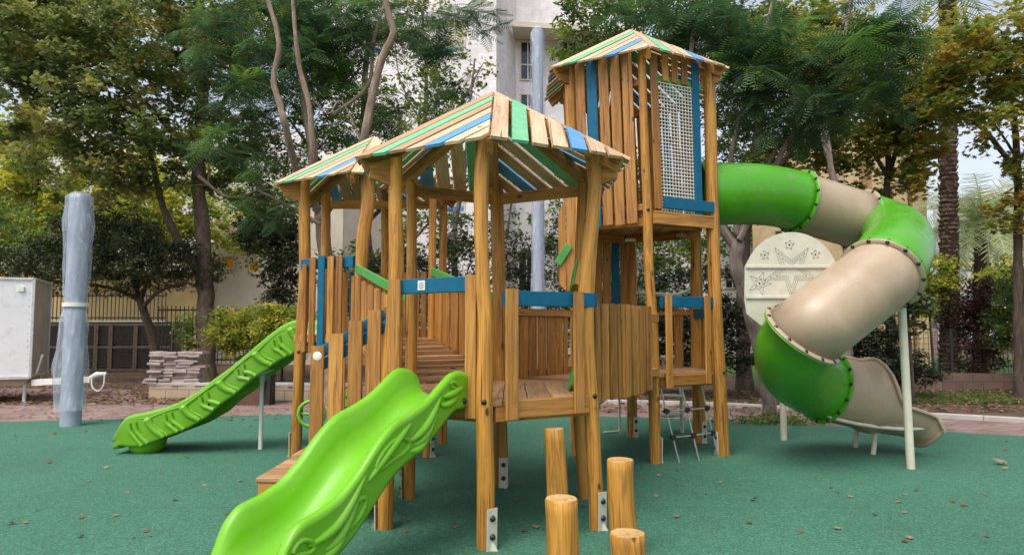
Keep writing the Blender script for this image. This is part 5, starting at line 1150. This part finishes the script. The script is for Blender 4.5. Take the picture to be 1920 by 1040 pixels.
# palms
def palm(base, top, r0, r1, nf, fl_, label, lm, droop=.5, leafs=26, dirs=None):
    base = Vv(base); top = Vv(top); o = empty('palm_tree', base, label, 'palm tree'); m = MB(); K = int((top-base).length/.07); pts = [lerp(base, top, i/K) for i in range(K+1)]
    rad = [lerp(r0, r1, i/K)*(random.uniform(1.02, 1.14) if i % 2 else random.uniform(.9, .98)) for i in range(K+1)]; m.tube(pts, rad, 18, True, .5, 0, .07, smooth=False); 
    for i in range(K*7):
        z_ = random.random(); a_ = random.uniform(0, 6.283); rr_ = lerp(r0, r1, z_); c_ = lerp(base, top, z_)+Vv((math.cos(a_), math.sin(a_), 0))*rr_*.97; d_ = Vv((math.cos(a_)*.55, math.sin(a_)*.55, 1)); m.board(c_, c_+d_*random.uniform(.05, .13), Vv((-math.sin(a_), math.cos(a_), 0)), random.uniform(.05, .10), .02, .004)
    m.build('trunk', 'barkpalm', o); Vs = []; Fs = []; Ts = []; nb = 0
    for k in range(nf):
        an = 2*math.pi*k*.618; el = R(random.uniform(-15, 65)); d = Vv((math.cos(an)*math.cos(el), math.sin(an)*math.cos(el), math.sin(el))); p_ = top.copy(); seg = fl_/12; tn = random.random()
        for j in range(12):
            q_ = p_+d*seg; side = d.cross(Vv((0, 0, 1))).normalized(); up_ = side.cross(d)
            Vs += [p_-side*.012, q_-side*.01, q_+side*.01, p_+side*.012]; Fs.append((nb, nb+1, nb+2, nb+3)); Ts += [tn]*4; nb += 4
            for h in range(3):
                c = lerp(p_, q_, h/3)
                for s_ in (-1, 1):
                    ll_ = fl_*.17*math.sin(math.pi*min(1, (j+h/3+1.5)/14))+.05; e_ = c+(side*s_*random.uniform(.55, .9)+d*random.uniform(.4, .75)+up_*random.uniform(-.15, .35)).normalized()*ll_*random.uniform(.8, 1.15)+Vv((0, 0, -ll_*.25))
                    Vs += [c, c+d*.045, e_+d*.02, e_]; Fs.append((nb, nb+1, nb+2, nb+3)); Ts += [min(1, max(0, tn+random.uniform(-.2, .2)))]*4; nb += 4
            p_ = q_; d = (d+Vv((0, 0, -droop*seg/fl_*3.2))).normalized()
    leaf_obj('fronds', np.array([v[:] for v in Vs], dtype=np.float32), np.array(Fs), np.array(Ts, dtype=np.float32), lm, o, org=base); return o
palm(at(1780, 702, 21)*1-Vv((0, 0, at(1780, 702, 21).z)), at(1776, -70, 21), .25, .20, 30, 3.6, 'tall date palm with a rough brown trunk behind the slide support pole', 'l_mid')
palm(Vv((at(1835, 600, 25).x, 25, 0)), at(1842, 420, 25), .24, .24, 70, 3.4, 'pale sunlit date palm further back on the right', 'l_palm')
# far tree masses closing the horizon
for i, (px_, py_, D, rx_, rz_, lm, lb) in enumerate(((-60, 380, 33, 6, 4.5, 'l_mid', 'big green tree far behind at the left edge'), (300, 380, 36, 5, 5.0, 'l_sunlit', 'tall tree with sunlight painted into its yellowish leaves far behind the thick plane trunk'), (1180, 420, 32, 4.5, 4.0, 'l_mid', 'tall green tree far behind the tall tower'), (1500, 420, 36, 5, 5, 'l_mid', 'tall green tree far behind the top of the tube slide'), (1980, 520, 38, 5, 3.4, 'l_sunlit', 'round sunlit tree far off at the right edge'))):
    c = at(px_, py_, D); b = Vv((c.x, c.y, 0))
    tree('background_tree', b, ([b, b+Vv((.1, 0, c.z*.5)), c], .25, .1), [], [(c, (rx_, 2.2, rz_))], 330, 44, .62, OVAL, .25, lm, 'barkdark', lb, 'trees far behind the playground', up=.3, tint_c=(.4, .3), twr=.02)
# flower bed round the near feathery tree
cB = at(1450, 790, 10.85); P = RNG.normal(size=(900, 3))*np.array([.45, .16, .05])+np.array([cB.x, 10.75, .07]); P[:, 2] = np.abs(P[:, 2])
V_, F_, T = quadmesh(*OVAL, P.astype(np.float32), rand_rots(900, .3), RNG.uniform(.04, .10, 900).astype(np.float32), RNG.random(900)); leaf_obj('flower_bed_plants', V_, F_, T, 'l_mid', label='low leafy ground cover around the crooked feathery trunk', kind='stuff')
# fallen leaves far (stuff)
def litter(n, poly_fn, size, name, lab):
    P = np.array([poly_fn() for _ in range(n)]); V_, F_, T = quadmesh(*OVAL, P.astype(np.float32), rand_rots(n, .75), (size*RNG.uniform(.6, 1.5, n)).astype(np.float32), RNG.random(n)); leaf_obj(name, V_, F_, T, 'litter', label=lab, kind='stuff')
litter(5200, lambda: (random.uniform(-16, -5.2), min(22, 13.2+random.expovariate(.45)), .03), .11, 'leaf_litter', 'dry brown leaf litter on the soil at the left')
litter(5200, lambda: (random.uniform(.5, 13), 12.0+random.random()*4.2, .03), .10, 'leaf_litter', 'dry brown leaf litter on the soil behind the kerb')
litter(1300, lambda: (random.uniform(-5.3, 1.5), 14.2+random.random()*2.5, .06), .10, 'leaf_litter', 'dry brown leaves on the bed behind the low wall')
litter(420, lambda: (random.uniform(-14, -3.5), random.uniform(11, 14), .02), .09, 'leaf_litter', 'scattered dry leaves on the mauve paving')
def grassblades(n, x0, x1, y0, y1, h, lab):
    P = np.stack([RNG.uniform(x0, x1, n), RNG.uniform(y0, y1, n), np.full(n, h*.4)], 1); rt = rand_rots(n, .0); 
    T = ([(-.06, -.5, 0), (.06, -.5, 0), (.01, .5, .1), (-.01, .5, .1)], [(0, 1, 2, 3)])
    up_ = np.tile(np.array([0, 0, 1.]), (n, 1))+RNG.normal(size=(n, 3))*.35; up_ /= np.linalg.norm(up_, axis=1)[:, None]; x = np.cross(up_, RNG.normal(size=(n, 3))); x /= np.linalg.norm(x, axis=1)[:, None]
    rt = np.stack([x, up_, np.cross(x, up_)], 2).astype(np.float32); V_, F_, TT = quadmesh(*T, P.astype(np.float32), rt, (h*RNG.uniform(.6, 1.3, n)).astype(np.float32), RNG.random(n)); leaf_obj('grass_blades', V_, F_, TT, 'grass', label=lab, kind='stuff')
grassblades(4500, 5.8, 10.8, 13.3, 15.7, .09, 'short patchy grass behind the kerb on the right')
grassblades(2500, -4.6, 1.5, 14.3, 15.6, .10, 'thin grass on the bed behind the low wall')
# individual fallen leaves on the rubber floor
protos = []
for k in range(4):
    v, f = PALM; m = MB(); cv = random.uniform(.2, .5); vv = [(x*.09, y*.09, (.12+cv*(x*x+y*y)*2.2+.12*math.sin(x*9+k))*.05+.014) for x, y, z in v]
    m.add(vv, f, None, random.uniform(.2, 1), True); protos.append(m)
LEAF_PX = [(1880, 873, 2.0), (1412, 940, 1), (1805, 950, 1), (1235, 895, .8), (1280, 880, .6), (90, 870, 1), (330, 940, .8), (165, 905, .7), (240, 925, .6), (1660, 820, 1.5), (1500, 1000, .7), (1350, 905, .6), (1700, 930, .6), (30, 820, .9), (100, 815, 1.1), (75, 805, .8), (380, 830, 1), (440, 850, .7), (300, 890, .6), (600, 1030, .9), (1003, 830, .6), (980, 1000, .9), (760, 1000, .7), (640, 990, .8), (1560, 870, .5), (1850, 1010, .6), (1760, 850, .5), (1890, 830, .8), (20, 985, .9), (150, 1010, .7), (270, 1000, .8), (70, 960, .6), (450, 905, .8), (350, 860, .9), (1450, 815, .8), (1530, 900, .5), (1420, 830, .6)]
lp = [(x, y, s) for x, y, s in LEAF_PX]
for _ in range(75):
    lp.append((random.uniform(0, 1920), 800+220*random.random()**1.8, random.uniform(.4, .9)))
pm = []
for k, (x, y, s) in enumerate(lp):
    g = G(x, y)
    if k < 4: o = protos[k].build('fallen_leaf', 'litter'); pm.append(o)
    else: o = pm[k % 4].copy(); col.objects.link(o)
    o.location = (g.x, g.y, .004); o.rotation_euler = (random.uniform(-.15, .15), random.uniform(-.15, .15), random.uniform(0, 6.3)); s *= 1.05; o.scale = (s, s, s)
    tag(o, 'small curled dry brown leaf lying on the green rubber floor' if k else 'largest curled brown leaf on the rubber floor, near the right edge', 'fallen leaf', 'fallen leaves on the rubber floor')
